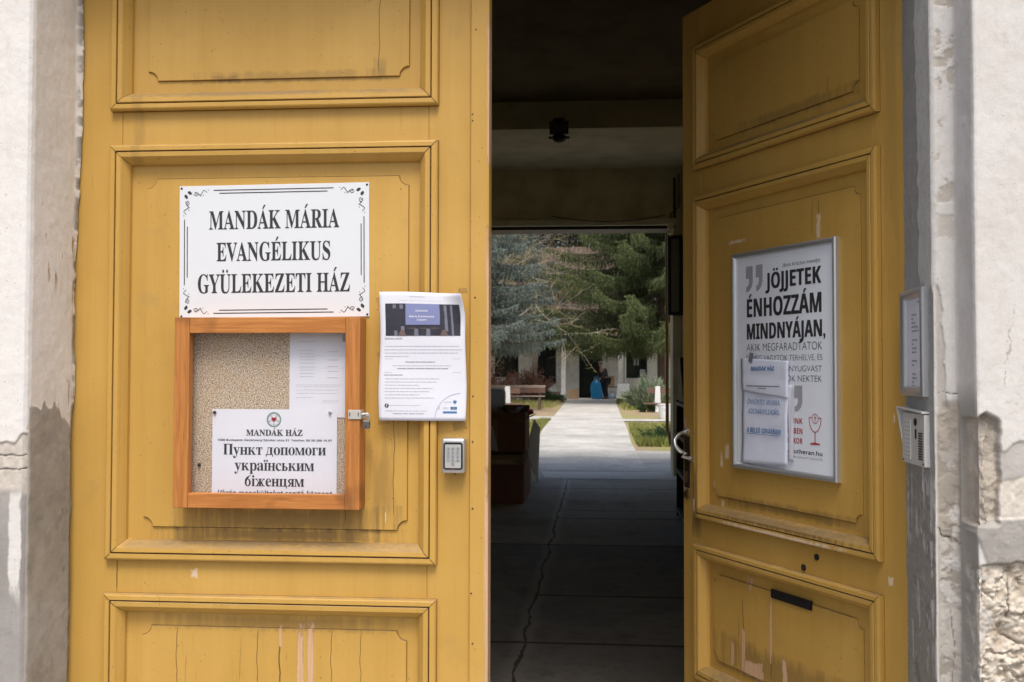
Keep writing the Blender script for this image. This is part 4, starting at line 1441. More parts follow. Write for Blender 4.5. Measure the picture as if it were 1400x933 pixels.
# the cinema picture
BX0, BX1, BZ0, BZ1 = -.4955, -.3165, 1.3305, 1.4060
bw, bh = BX1 - BX0, BZ1 - BZ0
def bp(u, v): return (BX0 + u * bw, BZ1 - v * bh)
mi = gridrect(MB(), BX0, BX1, BZ0, BZ1, yt, 16, 6)
inv_part('picture', mi, plain('dark_picture_print', (.035, .036, .050), .45, var=.5, scale=60))
mi = gridrect(MB(), bp(.27, 0)[0], bp(.725, 0)[0], bp(0, .66)[1], bp(0, 0)[1], yt - .0003, 6, 5)
inv_part('picture_screen', mi, plain('lilac_screen_print', (.21, .24, .44), .45, var=.1, scale=30))
mi = MB()
for u0, u1, z0_ in ((.10, .14, 1.0), (.19, .235, .86), (.78, .82, .86), (.87, .90, 1.0)):
    mi.flat([bp(u0 + .02, z0_), bp(u1 + .02, z0_), bp(u1, .03), bp(u0, .03)], yt - .0003)
for u0 in (.385, .545):
    mi.flat([bp(u0, 1), bp(u0 + .06, 1), bp(u0 + .05, .78), bp(u0 + .005, .78)], yt - .0003)
inv_part('picture_columns', mi, plain('grey_picture_print', (.17, .18, .23), .45, var=.3, scale=60))
mi = MB()
for u0 in (.30, .46, .61): mi.flat([bp(u0, .775), bp(u0 + .10, .775), bp(u0 + .10, .755), bp(u0, .755)], yt - .0004)
for u0, u1 in ((.17, .28), (.73, .84)): mi.flat([bp(u0, 1), bp(u1, 1), bp((u0 + u1) / 2 + .02, .82), bp((u0 + u1) / 2 - .02, .82)], yt - .0004)
inv_part('picture_seats', mi, plain('brown_picture_print', (.16, .11, .10), .45, var=.3, scale=60))
mi = MB()
put_text(mi, 'MEGHÍVÓ', bp(.405, 0)[0], bp(.565, 0)[0], bp(0, .25)[1], .0042, yt - .0006, 'sansb')
put_text(mi, 'Mária Értelmezési', bp(.32, 0)[0], bp(.65, 0)[0], bp(0, .43)[1], .0044, yt - .0006, 'sansb')
put_text(mi, 'Csoport', bp(.42, 0)[0], bp(.55, 0)[0], bp(0, .53)[1], .0042, yt - .0006, 'sansb')
inv_part('picture_lettering', mi, M['paper'])
for x, z, w, h, a in ((-.5115, 1.414, .022, .024, .3), (-.316, 1.438, .022, .012, .05), (-.511, 1.289, .018, .016, .6), (-.503, 1.128, .030, .010, .1), (-.322, 1.122, .034, .020, .15)):
    c, s = math.cos(a), math.sin(a)
    pts = [(x + u * c * w / 2 - v * s * h / 2, z + u * s * w / 2 + v * c * h / 2) for u, v in ((-1, -1), (1, -.9), (.9, 1), (-.95, .9))]
    if x > -.35:  # over the flat stile
        MB().prism(pts, 2.3790, 2.3796).build('tape', M['tape'], inv, O)
    else:
        MB().prism(pts, 2.3886, 2.3894).build('tape', M['tape'], inv, O)

# keypad
kp, O = at_left('door_keypad', 'silver metal door keypad on the closed gate leaf, under the invitation sheet', 'keypad', -.332, 2.38, 1.013)
MB().prism([(-.3588, 1.0135), (-.3053, 1.0135), (-.3053, 1.0940), (-.3588, 1.0940)], 2.3430, 2.380).build('body', plain('satin_zinc', (.60, .60, .60), .42, .85, .06, 80), kp, O, bevel=.0055, seg=4, smooth=35)
bez = MB()
def rrect(x0, x1, z0, z1, r, k=5):
    p = []
    for cx, cz, a0 in ((x1 - r, z0 + r, -90), (x1 - r, z1 - r, 0), (x0 + r, z1 - r, 90), (x0 + r, z0 + r, 180)):
        p += [(cx + r * math.cos(R(a0 + 90 * i / k)), cz + r * math.sin(R(a0 + 90 * i / k))) for i in range(k + 1)]
    return p
bez.prism(rrect(-.3548, -.3098, 1.0222, 1.0850, .006), 2.3420, 2.3445)
bz = bez.build('bezel', M['black'], kp, O)
MB().prism(rrect(-.3508, -.3138, 1.0262, 1.0800, .002), 2.3412, 2.3425).build('face_plate', plain('key_plate', (.58, .59, .56), .4, .5, .05), kp, O)
mk = [(c, r_) for r_ in range(4) for c in range(3)] + [(1, 4)]
names = ['1', '2', '3', '4', '5', '6', '7', '8', '9', '*', '0', '#', 'B']
for (c, r_), ch in zip(mk, names):
    x, z = -.3435 + c * .0112, 1.0712 - r_ * .0088
    kk = MB().prism(rrect(x - .0045, x + .0045, z - .0036, z + .0036, .0010, 3), 2.3403, 2.3415).build('key', M['ink_grey'], kp, O)
    t = MB().prism(rrect(x - .0038, x + .0038, z - .0029, z + .0029, .0008, 3), 2.3399, 2.3404)
    t.build('key_cap', M['alu'], kk, O)
    t = MB()
    put_text(t, ch, x - .0011, x + .0011, z - .0017, .0034, 2.3394, 'sansb')
    t.build('key_digit', M['ink'], kk, O)
MB().disc(-.3325, 1.0240, .0016, 2.3416, 12).build('status_lamp', M['ink_red'], kp, O)
MB().lathe([(.0024, 2.380), (.0024, 2.370)], -.332, 1.0105, 12, axis='y').build('lock_screw', M['dark_metal'], kp, O)
# ------------------------------------------------------------------ things fixed to the open leaf (leaf coordinates: x = rl(u))
CA, SA = math.cos(-ANG), math.sin(-ANG)


def at_right(name, label, cat, x, y, z):
    return thing(name, label, cat, (hx + x * CA - y * SA, hy + x * SA + y * CA, z), -ANG), (x, y, z)


po, O = at_right('framed_poster', 'silver framed poster with bold black lines and red chalice on the open leaf', 'poster', rl(.384), .0098, .968)
FX0, FX1, FZ0, FZ1 = rl(.607), rl(.1585), .9685, 1.5925
FP = [(0, .0098), (0, -.004), (.003, -.0075), (.008, -.0082), (.012, -.006), (.0155, -.0005), (.0165, .004)]
MB().rectsweep(FX0, FX1, FZ0, FZ1, FP).build('frame', M['alu'], po, O, smooth=35)
MB().box(FX0 + .004, FX1 - .004, .0030, .0096, FZ0 + .004, FZ1 - .004).build('print_sheet', M['poster'], po, O)
yt = .0024
def line(name, body, u0, u1, zb, cap, mat, st, off=0.0, fat=0.0):
    mb = MB()
    for i, dx in enumerate((0, -fat, fat) if fat else (0,)):
        put_text(mb, body, rl(u0) + dx, rl(u1) + dx, zb, cap, yt - .00015 * i, st, off)
    mb.build(name, mat, po, O)


for body, u0, u1, zb, cap in (('JÖJJETEK', .4550, .2228, 1.4798, .0440), ('ÉNHOZZÁM', .5421, .2226, 1.4040, .0520), ('MINDNYÁJAN,', .5426, .2081, 1.3408, .0440)):
    line('bold_line', body, u0, u1, zb, cap, M['ink'], 'sansb', 0, .0013)
line('thin_line', 'Jézus Krisztus mondja:', .3822, .2240, 1.5348, .0095, M['ink'], 'sansi')
for body, u0, u1, zb, cap in (('AKIK MEGFÁRADTATOK', .5457, .2197, 1.3068, .0202), ('ÉS MEG VAGYTOK TERHELVE, ÉS', .5457, .2197, 1.2790, .0149),
                              ('ÉN MEGNYUGVÁST', .447, .2218, 1.2496, .0147), ('ADOK NEKTEK', .405, .2221, 1.2226, .0158)):
    line('thin_line', body, u0, u1, zb, cap, M['ink'], 'sans', -.014)
line('web_address', 'www.lutheran.hu', .402, .2223, 1.0310, .0105, M['ink'], 'sansb')
line('small_line', 'AZ EVANGÉLIKUS ÉLET TOVÁBBI OLDALAI ITT TALÁLHATÓK', .45, .2206, 1.0186, .0050, M['ink_mid'], 'sans')


def comma(x0, x1, z0, z1):
    mb = MB()
    w = x1 - x0
    h = z1 - z0
    mb.frect(x0, x1, z1 - .47 * h, z1, yt)
    pts = [(x0 + w * .72 + w * .28 * 0, z1 - .47 * h)]
    outer = [(x1, z1 - .47 * h), (x1, z1 - .62 * h), (x1 - .18 * w, z1 - .82 * h), (x1 - .5 * w, z1 - .94 * h), (x0 + .05 * w, z0)]
    inner = [(x0 + .45 * w, z1 - .47 * h), (x0 + .45 * w, z1 - .60 * h), (x0 + .38 * w, z1 - .70 * h), (x0 + .25 * w, z1 - .76 * h), (x0 + .05 * w, z1 - .79 * h)]
    for a in range(4):
        mb.flat([inner[a], outer[a], outer[a + 1], inner[a + 1]], yt)
    mb.build('quotation_mark', M['ink_grey'], po, O)


comma(rl(.5471), rl(.5150), 1.4755, 1.5500)
comma(rl(.5006), rl(.4695), 1.4755, 1.5510)
comma(rl(.3800), rl(.3490), 1.1411, 1.2115)
comma(rl(.3330), rl(.3001), 1.1411, 1.2115)
for body, u0, u1, zb in (('TEGYÜNK', .400, .3004, 1.1098), ('ERŐSEBBEN', .410, .3006, 1.0834), ('MINDENKOR', .415, .3008, 1.0568)):
    line('red_line', body, u0, u1, zb, .0150, M['ink_red'], 'sansb')
mb = MB()
cx, cz = rl(.2498), 1.1262
mb.ring(cx, cz, .0112, .0130, yt, 0, 360, 28)
mb.frect(cx - .0010, cx + .0010, cz - .0085, cz + .0085, yt)
mb.frect(cx - .0055, cx + .0055, cz + .0012, cz + .0030, yt)
bowl = [(cx + .0235 * math.cos(R(a)), cz + .0020 + .037 * math.sin(R(a)) * (1 if a > 180 else 1)) for a in range(180, 361, 10)]
mb.ribbon(bowl, .0024, yt - .0002)
mb.ribbon([(cx - .0235, cz + .0020), (cx - .014, cz + .0024)], .0024, yt - .0003)
mb.ribbon([(cx + .0235, cz + .0020), (cx + .014, cz + .0024)], .0024, yt - .0003)
mb.frect(cx - .0016, cx + .0016, 1.0600, cz - .0345, yt - .0004)
mb.flat([(cx - .020, 1.0580), (cx + .020, 1.0590), (cx + .019, 1.0622), (cx, 1.0640), (cx - .019, 1.0612)], yt - .0005)
mb.build('chalice', M['ink_red'], po, O)


def sheet(name, label, pts, y, mat, seed, waves=.0025):
    """a soft sheet of paper hanging on the poster: quad tl, tr, br, bl in (u, z)"""
    tl, tr, br, bl = [(rl(u), z) for u, z in pts]
    o0 = ((bl[0] + br[0]) / 2, y, min(bl[1], br[1]))
    t, O = at_right(name, label, 'notice', *o0)
    mb = MB()
    nx, nz = 14, 22
    g = random.Random(seed)
    ph = [g.uniform(0, 6) for _ in range(4)]

    def pos(i, j):
        a, b = i / nx, j / nz
        x = (tl[0] * (1 - a) + tr[0] * a) * b + (bl[0] * (1 - a) + br[0] * a) * (1 - b)
        z = (tl[1] * (1 - a) + tr[1] * a) * b + (bl[1] * (1 - a) + br[1] * a) * (1 - b)
        d = waves * (math.sin(a * 5 + ph[0] + b * 3) * .5 + math.sin(b * 11 + ph[1]) * .5 + math.sin(a * 9 - b * 7 + ph[2]) * .3)
        return (x, y - .003 + d, z)
    vs = [pos(i, j) for i in range(nx + 1) for j in range(nz + 1)]
    fs = [(i * (nz + 1) + j, (i + 1) * (nz + 1) + j, (i + 1) * (nz + 1) + j + 1, i * (nz + 1) + j + 1) for i in range(nx) for j in range(nz)]
    mb.add(vs, fs)
    p = mb.build('paper', mat, t, O)
    for f in p.data.polygons: f.use_smooth = True
    sd = p.modifiers.new('thickness', 'SOLIDIFY')
    sd.thickness = .0004
    return t, O


t0, O0 = sheet('blank_sheet', 'blank white backing sheet, the hindmost of the sheets on the framed poster', [(.352, 1.213), (.3300, 1.2135), (.3315, 1.0073), (.352, 1.008)], -.0005, M['paper'], 3, .0008)
t1, O1 = sheet('volunteer_notice', 'long creased sheet with blue words about volunteer work, taped low on the framed poster',
               [(.5572, 1.2050), (.3490, 1.2135), (.3553, .9950), (.5603, .9884)], -.0020, M['paper2'], 5, .0017)
mb = MB()
put_text(mb, 'ÖNKÉNTES MUNKA,', rl(.5283), rl(.3800), 1.1562, .0140, -.0082, 'sansi')
put_text(mb, 'ADOMÁNYLEADÁS:', rl(.5249), rl(.3822), 1.1300, .0140, -.0082, 'sansi')
mb.build('lettering', M['ink_blue'], t1, O1)
mb = MB()
put_text(mb, 'A BELSŐ UDVARBAN!', rl(.5326), rl(.3780), 1.0765, .0142, -.0082, 'ital')
mb.frect(rl(.5326), rl(.3870), 1.0725, 1.0738, -.0082)
mb.build('bold_lettering', M['ink_blue'], t1, O1)
t2, O2 = sheet('name_notice', 'short sheet headed in blue, taped above the longer sheet on the framed poster',
               [(.5585, 1.2880), (.3425, 1.2775), (.3470, 1.1765), (.5555, 1.1960)], -.0058, M['paper2'], 9, .0013)
mb = MB()
put_text(mb, 'MANDÁK HÁZ', rl(.5075), rl(.4010), 1.2512, .0120, -.0115, 'ital')
mb.build('lettering', M['ink_blue'], t2, O2)
mb = MB()
dashes(mb, rl(.5279), rl(.3796), 1.2070, .0022, -.0115, 0, rr, (.006, .016), .0012)
dashes(mb, rl(.474), rl(.436), 1.2010, .0018, -.0115, 0, rr, (.006, .012), .0012)
mb.build('small_lettering', M['ink'], t2, O2)
MB().prism([(rl(.52), 1.278), (rl(.503), 1.272), (rl(.495), 1.300), (rl(.512), 1.303)], -.0112, -.0107).build('tape', plain('grey_tape', (.20, .21, .23), .35), t2, O2)

# ------------------------------------------------------------------ on the right reveal: framed sheet and door intercom (plane facing left)
def at_jamb(name, label, cat, y, z):
    """local axes: x along +Y reversed so that the thing faces the opening"""
    return thing(name, label, cat, (.7015, y, z), R(-90))


# local x = -(Y - Y0): grows towards the street, local -y = towards the opening
t = at_jamb('framed_list', 'narrow silver framed sheet of printed lines on the right door reveal, above the intercom', 'frame', 2.334, 1.196)
Q = lambda Y: -(Y - 2.334)
FP2 = [(0, .006), (0, -.010), (.003, -.0135), (.008, -.015), (.014, -.0135), (.021, -.006), (.022, -.003)]
MB().rectsweep(Q(2.415), Q(2.253), 0, .236, FP2).build('frame', M['alu'], t, smooth=35)
MB().box(Q(2.411), Q(2.257), -.0042, .004, .004, .232).build('print_sheet', M['paper'], t)
mb = MB()
dashes(mb, Q(2.310), Q(2.285), .205, .0030, -.0050, 0, rr, (.006, .012), .002)
for z, w in ((.178, .035), (.169, .014), (.160, .026), (.151, .045), (.142, .05), (.122, .04), (.113, .016), (.104, .035), (.095, .032), (.076, .036), (.067, .016), (.047, .028), (.038, .035), (.029, .016), (.020, .022)):
    dashes(mb, Q(2.352), Q(2.352) + w, z, .0028, -.0050, 0, rr, (.006, .014), .002)
mb.build('print', M['ink_mid'], t)
t = at_jamb('door_intercom', 'pale metal door intercom with a hood and speaker grille, low on the right door reveal', 'intercom', 2.32, 1.046)
Q = lambda Y: -(Y - 2.32)
met = plain('intercom_metal', (.62, .63, .61), .45, .2, .06, 60)
MB().box(Q(2.405), Q(2.247), -.012, .004, 0, .112).build('body', met, t, bevel=.0015)
MB().add([(Q(2.430), -.018, .124), (Q(2.245), -.018, .1175), (Q(2.245), .0, .1175), (Q(2.430), .0, .124),
          (Q(2.430), -.018, .121), (Q(2.245), -.018, .1140), (Q(2.245), .0, .1140), (Q(2.430), .0, .121)],
         [(0, 1, 2, 3), (7, 6, 5, 4), (0, 4, 5, 1), (1, 5, 6, 2), (2, 6, 7, 3), (3, 7, 4, 0)]).build('hood', met, t)
MB().add([(Q(2.430), -.018, .121), (Q(2.430), .0, .121), (Q(2.405), -.0122, .040), (Q(2.405), 0, .040), (Q(2.427), -.018, .121), (Q(2.427), .0, .121), (Q(2.4025), -.0122, .040), (Q(2.4025), 0, .040)],
         [(0, 1, 3, 2), (4, 6, 7, 5), (0, 2, 6, 4)]).build('hood_cheek', met, t)
MB().box(Q(2.385), Q(2.340), -.0135, -.011, .010, .098).build('name_plate', plain('name_card', (.62, .64, .62), .4), t)
mb = MB()
for i in range(9): mb.frect(Q(2.383), Q(2.342), .0165 + i * .0092, .0175 + i * .0092, -.0139)
mb.build('name_plate_line', M['ink_mid'], t)
MB().lathe([(.008, -.011), (.008, -.0145), (.004, -.0155)], Q(2.305), .094, 16, axis='y').build('camera_eye', M['black'], t)
MB().box(Q(2.308), Q(2.300), -.0135, -.011, .058, .078).build('keyhole', M['black'], t)
gm = MB()
for i in range(11): gm.box(Q(2.285), Q(2.258), -.0132, -.0115, .014 + i * .0055, .0172 + i * .0055)
gm.build('speaker_grille', M['ink'], t)
mb = MB()
for z in (.046, .036, .026): mb.box(Q(2.325), Q(2.296), -.0115, -.0115, z, z + .006)
mb.build('call_button', M['alu'], t)
for sh in ((2.395, .006), (2.255, .006)):
    MB().lathe([(.0025, -.012), (.002, -.0135)], Q(sh[0]), sh[1], 10, axis='y').build('screw', M['dark_metal'], t)
# ------------------------------------------------------------------ things in the passage
t = thing('sensor_lamp', 'black sensor floodlight fixed to the beam in the passage ceiling', 'lamp', (-.385, 10.2, 3.50))
O = (-.385, 10.2, 3.50)
MB().box(-.44, -.33, 10.12, 10.198, 3.70, 3.76).build('wall_bracket', M['black'], t, O, bevel=.006)
MB().box(-.478, -.292, 10.05, 10.13, 3.585, 3.715).build('lamp_housing', M['black'], t, O, bevel=.012)
MB().box(-.465, -.305, 10.044, 10.052, 3.598, 3.700).build('lamp_glass', plain('grey_lamp_glass', (.10, .10, .09), .2), t, O)
MB().lathe([(.02, 3.585), (.07, 3.57), (.075, 3.545), (.05, 3.515), (.012, 3.502)], -.385, 10.09, 20).build('sensor_dome', M['black'], t, O, smooth=50)
for s in (-1, 1): MB().box(-.385 + s * .085 - .02, -.385 + s * .085 + .02, 10.08, 10.11, 3.545, 3.565).build('side_knob', M['black'], t, O)


def cable(name, label, pts, r, mat):
    o = MB().tube(pts, r, 7).build(name, mat, None, smooth=60)
    return tag(o, label, 'cable')


def sag(x0, z0, x1, z1, d, y, n=18):
    return [(x0 + (x1 - x0) * i / n, y, z0 + (z1 - z0) * i / n - d * 4 * (i / n) * (1 - i / n)) for i in range(n + 1)]


cable('cable', 'pale cable sagging across the end wall, left part, just over the cream lintel board', sag(-1.5, 3.145, -.15, 3.07, .03, 12.28), .006, M['trim_cream'])
cable('cable', 'dark cable looping down over the middle and right of the cream lintel board', sag(-.55, 3.10, .80, 3.10, .07, 12.228), .005, M['dark_metal'])
cable('conduit', 'dark conduit running up the end wall to the right of the courtyard opening', [(.905, 12.27, 2.95), (.905, 12.27, 3.55)], .014, M['dark_metal'])
cable('conduit', 'thin brown conduit with a bend, next to the dark conduit on the end wall', [(.85, 12.28, 3.0), (.86, 12.28, 3.12), (.955, 12.27, 3.20), (.955, 12.27, 3.6)], .011, M['pipe_brown'])
t = thing('junction_box', 'small pale junction box at the right end of the cream lintel board', 'junction box', (.86, 12.23, 2.94))
MB().box(.82, .90, 12.20, 12.238, 2.93, 3.01).build('lid', M['trim_cream'], t, (.86, 12.23, 2.94), bevel=.006)
MB().tube([(.86, 12.22, 2.93), (.865, 12.22, 2.88), (.85, 12.235, 2.84)], .007, 7).build('cable_stub', M['trim_cream'], t, (.86, 12.23, 2.94))
t = thing('framed_notice', 'black framed notice pane hung on the end wall right of the courtyard opening', 'frame', (.93, 12.26, 1.92))
O = (.93, 12.26, 1.92)
MB().rectsweep(.822, 1.0, 1.91, 2.86, [(0, 12.299), (0, 12.24), (.006, 12.232), (.038, 12.232), (.042, 12.25), (.042, 12.262)]).build('frame', M['black'], t, O)
MB().box(.85, .985, 12.262, 12.295, 1.94, 2.83).build('sheet', plaster('dusty_sheet', (.30, .30, .25)), t, O)
pts = [(.850, 12.80, 3.0), (.850, 12.80, .60), (.852, 12.79, .52), (.875, 12.72, .44), (.880, 12.66, .36)]
tag(MB().tube(pts, .022, 10).build('brown_pipe', M['pipe_brown'], None, smooth=60), 'brown painted pipe coming down the outer edge of the courtyard opening', 'pipe')
tag(MB().tube([(.912, 12.27, .0), (.912, 12.27, .52), (.900, 12.40, .60)], .018, 10).build('yellow_pipe', M['pipe_yellow'], None, smooth=60),
    'ochre pipe rising from the floor beside the right jamb of the courtyard opening', 'pipe')

# bookcase along the right wall, seen end on past the open leaf
t = thing('bookcase', 'dark open bookcase along the right passage wall, just visible past the open leaf', 'bookcase', (.82, 7.8, 0))
O = (.82, 7.8, 0)
for a, b in ((8.965, 9.0), (6.6, 6.635)): MB().box(.675, .985, a, b, .0, 1.0).build('side_panel', M['shelf'], t, O)
MB().box(.962, .985, 6.6355, 8.9645, 0, .98).build('back_panel', M['shelf'], t, O)
for z in (.07, .40, .70, .975):
    MB().box(.672, .961, 6.636, 8.9645, z - .012, z + .012).build('shelf', M['shelf'], t, O)
    MB().box(.665, .6715, 6.60, 9.0, z - .013, z + .013).build('shelf_edge', M['shelf_edge'], t, O)
cb = thing('carton', 'dark wedge-shaped carton standing on top of the bookcase', 'box', (.80, 8.7, 1.0))
O = (.80, 8.7, 1.0)
MB().add([(.69, 8.45, .99), (.93, 8.45, .99), (.93, 8.95, .99), (.69, 8.95, .99), (.665, 8.45, 1.36), (.93, 8.45, 1.36), (.93, 8.95, 1.36), (.70, 8.95, 1.36)],
         [(3, 2, 1, 0), (4, 5, 6, 7), (0, 1, 5, 4), (1, 2, 6, 5), (2, 3, 7, 6), (3, 0, 4, 7)]).build('body', M['shelf'], cb, O, bevel=.004)
MB().box(.75, .88, 8.46, 8.94, 1.3605, 1.365).build('lid_tape', M['cardboard_dark'], cb, O)


# cartons and clutter piled on the left of the passage
def carton(name, label, x0, x1, y0, y1, z0, z1, mat, flaps=(), rz=0.0, cat='box', tape=True):
    cx, cy = (x0 + x1) / 2, (y0 + y1) / 2
    t = thing(name, label, cat, (cx, cy, z0), rz)
    O = (cx, cy, z0)
    w = .007
    mb = MB().box(x0, x1, y0, y0 + w, z0, z1).box(x0, x1, y1 - w, y1, z0, z1).box(x0, x0 + w, y0 + w, y1 - w, z0, z1).box(x1 - w, x1, y0 + w, y1 - w, z0, z1).box(
        x0 + w, x1 - w, y0 + w, y1 - w, z0, z0 + w)
    mb.build('body', mat, t, O)
    for side, ang, ln in flaps:
        a = R(ang)
        dx, dz = math.cos(a) * ln, math.sin(a) * ln
        if side == 'front': q = [(x0, y0, z1), (x1, y0, z1), (x1, y0 - dx, z1 + dz), (x0, y0 - dx, z1 + dz)]
        if side == 'back': q = [(x0, y1, z1), (x1, y1, z1), (x1, y1 + dx, z1 + dz), (x0, y1 + dx, z1 + dz)]
        if side == 'right': q = [(x1, y0, z1), (x1, y1, z1), (x1 + dx, y1, z1 + dz), (x1 + dx, y0, z1 + dz)]
        if side == 'left': q = [(x0, y0, z1), (x0, y1, z1), (x0 - dx, y1, z1 + dz), (x0 - dx, y0, z1 + dz)]
        f = MB().quad(*q).build('flap', mat, t, O)
        s = f.modifiers.new('thickness', 'SOLIDIFY')
        s.thickness = .005
    if tape: MB().frect(cx - .025, cx + .025, z0, z1, y0 - .002).build('tape_strip', M['cardboard'], t, O)
    return t


carton('carton', 'big dark red-brown carton at the bottom of the pile on the left of the passage', -1.55, -.695, 9.6, 10.6, .006, .37, M['cardboard_dark'], [('right', 150, .18)])
carton('carton', 'long pale carton on the floor behind the big dark carton', -1.5, -.735, 10.66, 11.9, .006, .40, M['cardboard_pale'], [('right', 62, .10)], tape=False)
carton('carton', 'open dark carton stacked upper front on the pile in the passage', -1.25, -.682, 9.62, 10.2, .485, .79, M['cardboard_dark'], [('right', 25, .08), ('left', 30, .12), ('front', 60, .07), ('back', 80, .12)])
carton('carton', 'small dark carton wedged behind the white canister on the pile', -1.45, -.74, 10.25, 10.7, .50, .875, M['cardboard_dark'], [], tape=False)
for i, (x0, x1, y0, y1, z, rz, lab) in enumerate(((-1.5, -.70, 9.50, 10.50, .400, .04, 'flattened brown carton lying on the big dark carton, lowest of the flattened sheets'),
                                               (-1.45, -.73, 9.45, 10.35, .425, -.06, 'flattened tan carton sheet in the middle of the flattened layers'),
                                               (-1.4, -.69, 9.56, 10.2, .452, .03, 'flattened carton directly under the open dark carton'))):
    cx, cy = (x0 + x1) / 2, (y0 + y1) / 2
    tag(MB().box(x0 - cx, x1 - cx, y0 - cy, y1 - cy, 0, .012).box(x0 - cx + .05, x1 - cx - .02, y0 - cy + .03, y1 - cy - .05, .0125, .022 + .006 * i).build(
        'flattened_carton', [M['cardboard'], M['cardboard_pale'], M['cardboard']][i]), lab, 'cardboard', 'flattened cartons in the passage pile').location = (cx, cy, z)
    bpy.data.objects['flattened_carton' if i == 0 else 'flattened_carton.%03d' % i].rotation_euler = (.05 + .03 * i, 0, rz)
o = MB().add([(-.70, 10.3, .39), (-.66, 11.3, .02), (-.635, 11.3, .62), (-.665, 10.75, .74), (-.70, 10.3, .50)], [(0, 1, 2, 3, 4)]).build('carton_sheet', M['cardboard_pale'])
s = o.modifiers.new('thickness', 'SOLIDIFY'); s.thickness = .008
tag(o, 'torn pale carton sheet leaning against the right side of the pile in the passage', 'cardboard')
o = MB().add([(-1.10, 9.58, .52), (-.93, 9.56, .50), (-.985, 9.60, .735), (-1.06, 9.61, .76)], [(0, 1, 2, 3)]).build('paper_sheet', M['paper'])
s = o.modifiers.new('thickness', 'SOLIDIFY'); s.thickness = .003
tag(o, 'white paper sheet leaning on the front of the open dark carton', 'paper')
t = thing('canister', 'white plastic canister standing on the pile of cartons beside the leaf edge', 'canister', (-1.06, 10.3, .80))
MB().prism(rrect(-.125, .125, 0, .27, .05), -.10, .10).build('body', M['milky'], t, bevel=.02, seg=3, smooth=50)
MB().lathe([(.035, .268), (.04, .275), (.04, .30), (.03, .305)], -.06, 0, 14).build('cap', M['white_plastic'], t, smooth=40)
g = random.Random(4)
mb = MB()
pts = [[(-.98 + .06 * i + g.uniform(-.012, .012), 10.0 + .09 * j, .865 + .045 * math.sin(i * 1.7 + j) + g.uniform(-.012, .012)) for j in range(5)] for i in range(5)]
for i in range(4):
    for j in range(4): mb.quad(pts[i][j], pts[i + 1][j], pts[i + 1][j + 1], pts[i][j + 1])
o = mb.build('crumpled_sheet', plain('grey_wrapping', (.30, .29, .28), .5, var=.3))
s = o.modifiers.new('thickness', 'SOLIDIFY'); s.thickness = .004
tag(o, 'crumpled grey wrapping sheet lying on top of the carton pile', 'wrapping')
t = thing('bottle', 'white bottle with a red cap poking out of the open dark carton', 'bottle', (-.68, 9.85, .775))
bq = [(-.715, 9.85, .80), (-.672, 9.85, .845), (-.655, 9.85, .862)]
MB().tube([(-.76, 9.85, .75), (-.69, 9.85, .825), (-.668, 9.85, .840)], [.022, .022, .017], 12).build('body', M['white_plastic'], t, (-.68, 9.85, .775), smooth=50)
MB().tube([(-.668, 9.85, .840), (-.632, 9.85, .858), (-.622, 9.85, .862)], [.020, .025, .015], 12).build('cap', M['red'], t, (-.68, 9.85, .775), smooth=50)


# ------------------------------------------------------------------ foliage tools
class Leaves:
    """many small leaf-sized faces with a tint per face"""
    def __init__(self):
        self.v, self.n, self.t = [], 0, []

    def tri(self, a, b, c, tint):
        self.v += [a, b, c]
        self.t.append(tint)

    def build(self, name, mat, parent=None, off=(0, 0, 0)):
        V = np.array([tuple(p) for p in self.v], dtype=np.float32) - np.array(off, dtype=np.float32)
        k = len(V) // 3
        me = bpy.data.meshes.new(name)
        me.vertices.add(len(V))
        me.vertices.foreach_set('co', V.ravel())
        me.loops.add(len(V))
        me.loops.foreach_set('vertex_index', np.arange(len(V)))
        me.polygons.add(k)
        me.polygons.foreach_set('loop_start', np.arange(k) * 3)
        me.update(calc_edges=True)
        at = me.attributes.new('tint', 'FLOAT', 'FACE')
        at.data.foreach_set('value', np.array(self.t, dtype=np.float32))
        me.materials.append(mat)
        o = bpy.data.objects.new(name, me)
        COL.objects.link(o)
        if parent: o.parent = parent
        return o


def rv(g, s=1.0): return Vector((g.uniform(-s, s), g.uniform(-s, s), g.uniform(-s, s)))


def twig(L, g, p, d, ln, w, k, tint):
    """a needled twig: short blades round an axis"""
    d = d.normalized()
    a = d.cross(Vector((0, 0, 1)))
    if a.length < .05: a = Vector((1, 0, 0))
    a.normalize()
    b = d.cross(a)
    for i in range(k):
        t = (i + g.random() * .8) / k
        q = p + d * (ln * t)
        an = g.uniform(0, 6.28)
        o = (a * math.cos(an) + b * math.sin(an))
        tip = q + d * (w * .9) + o * (w * (1.05 - .6 * t))
        s = d * (w * .28) + o.cross(d) * (w * .20)
        L.tri(q - s, q + s, tip, min(1, max(0, tint + g.uniform(-.25, .25) + .25 * t)))


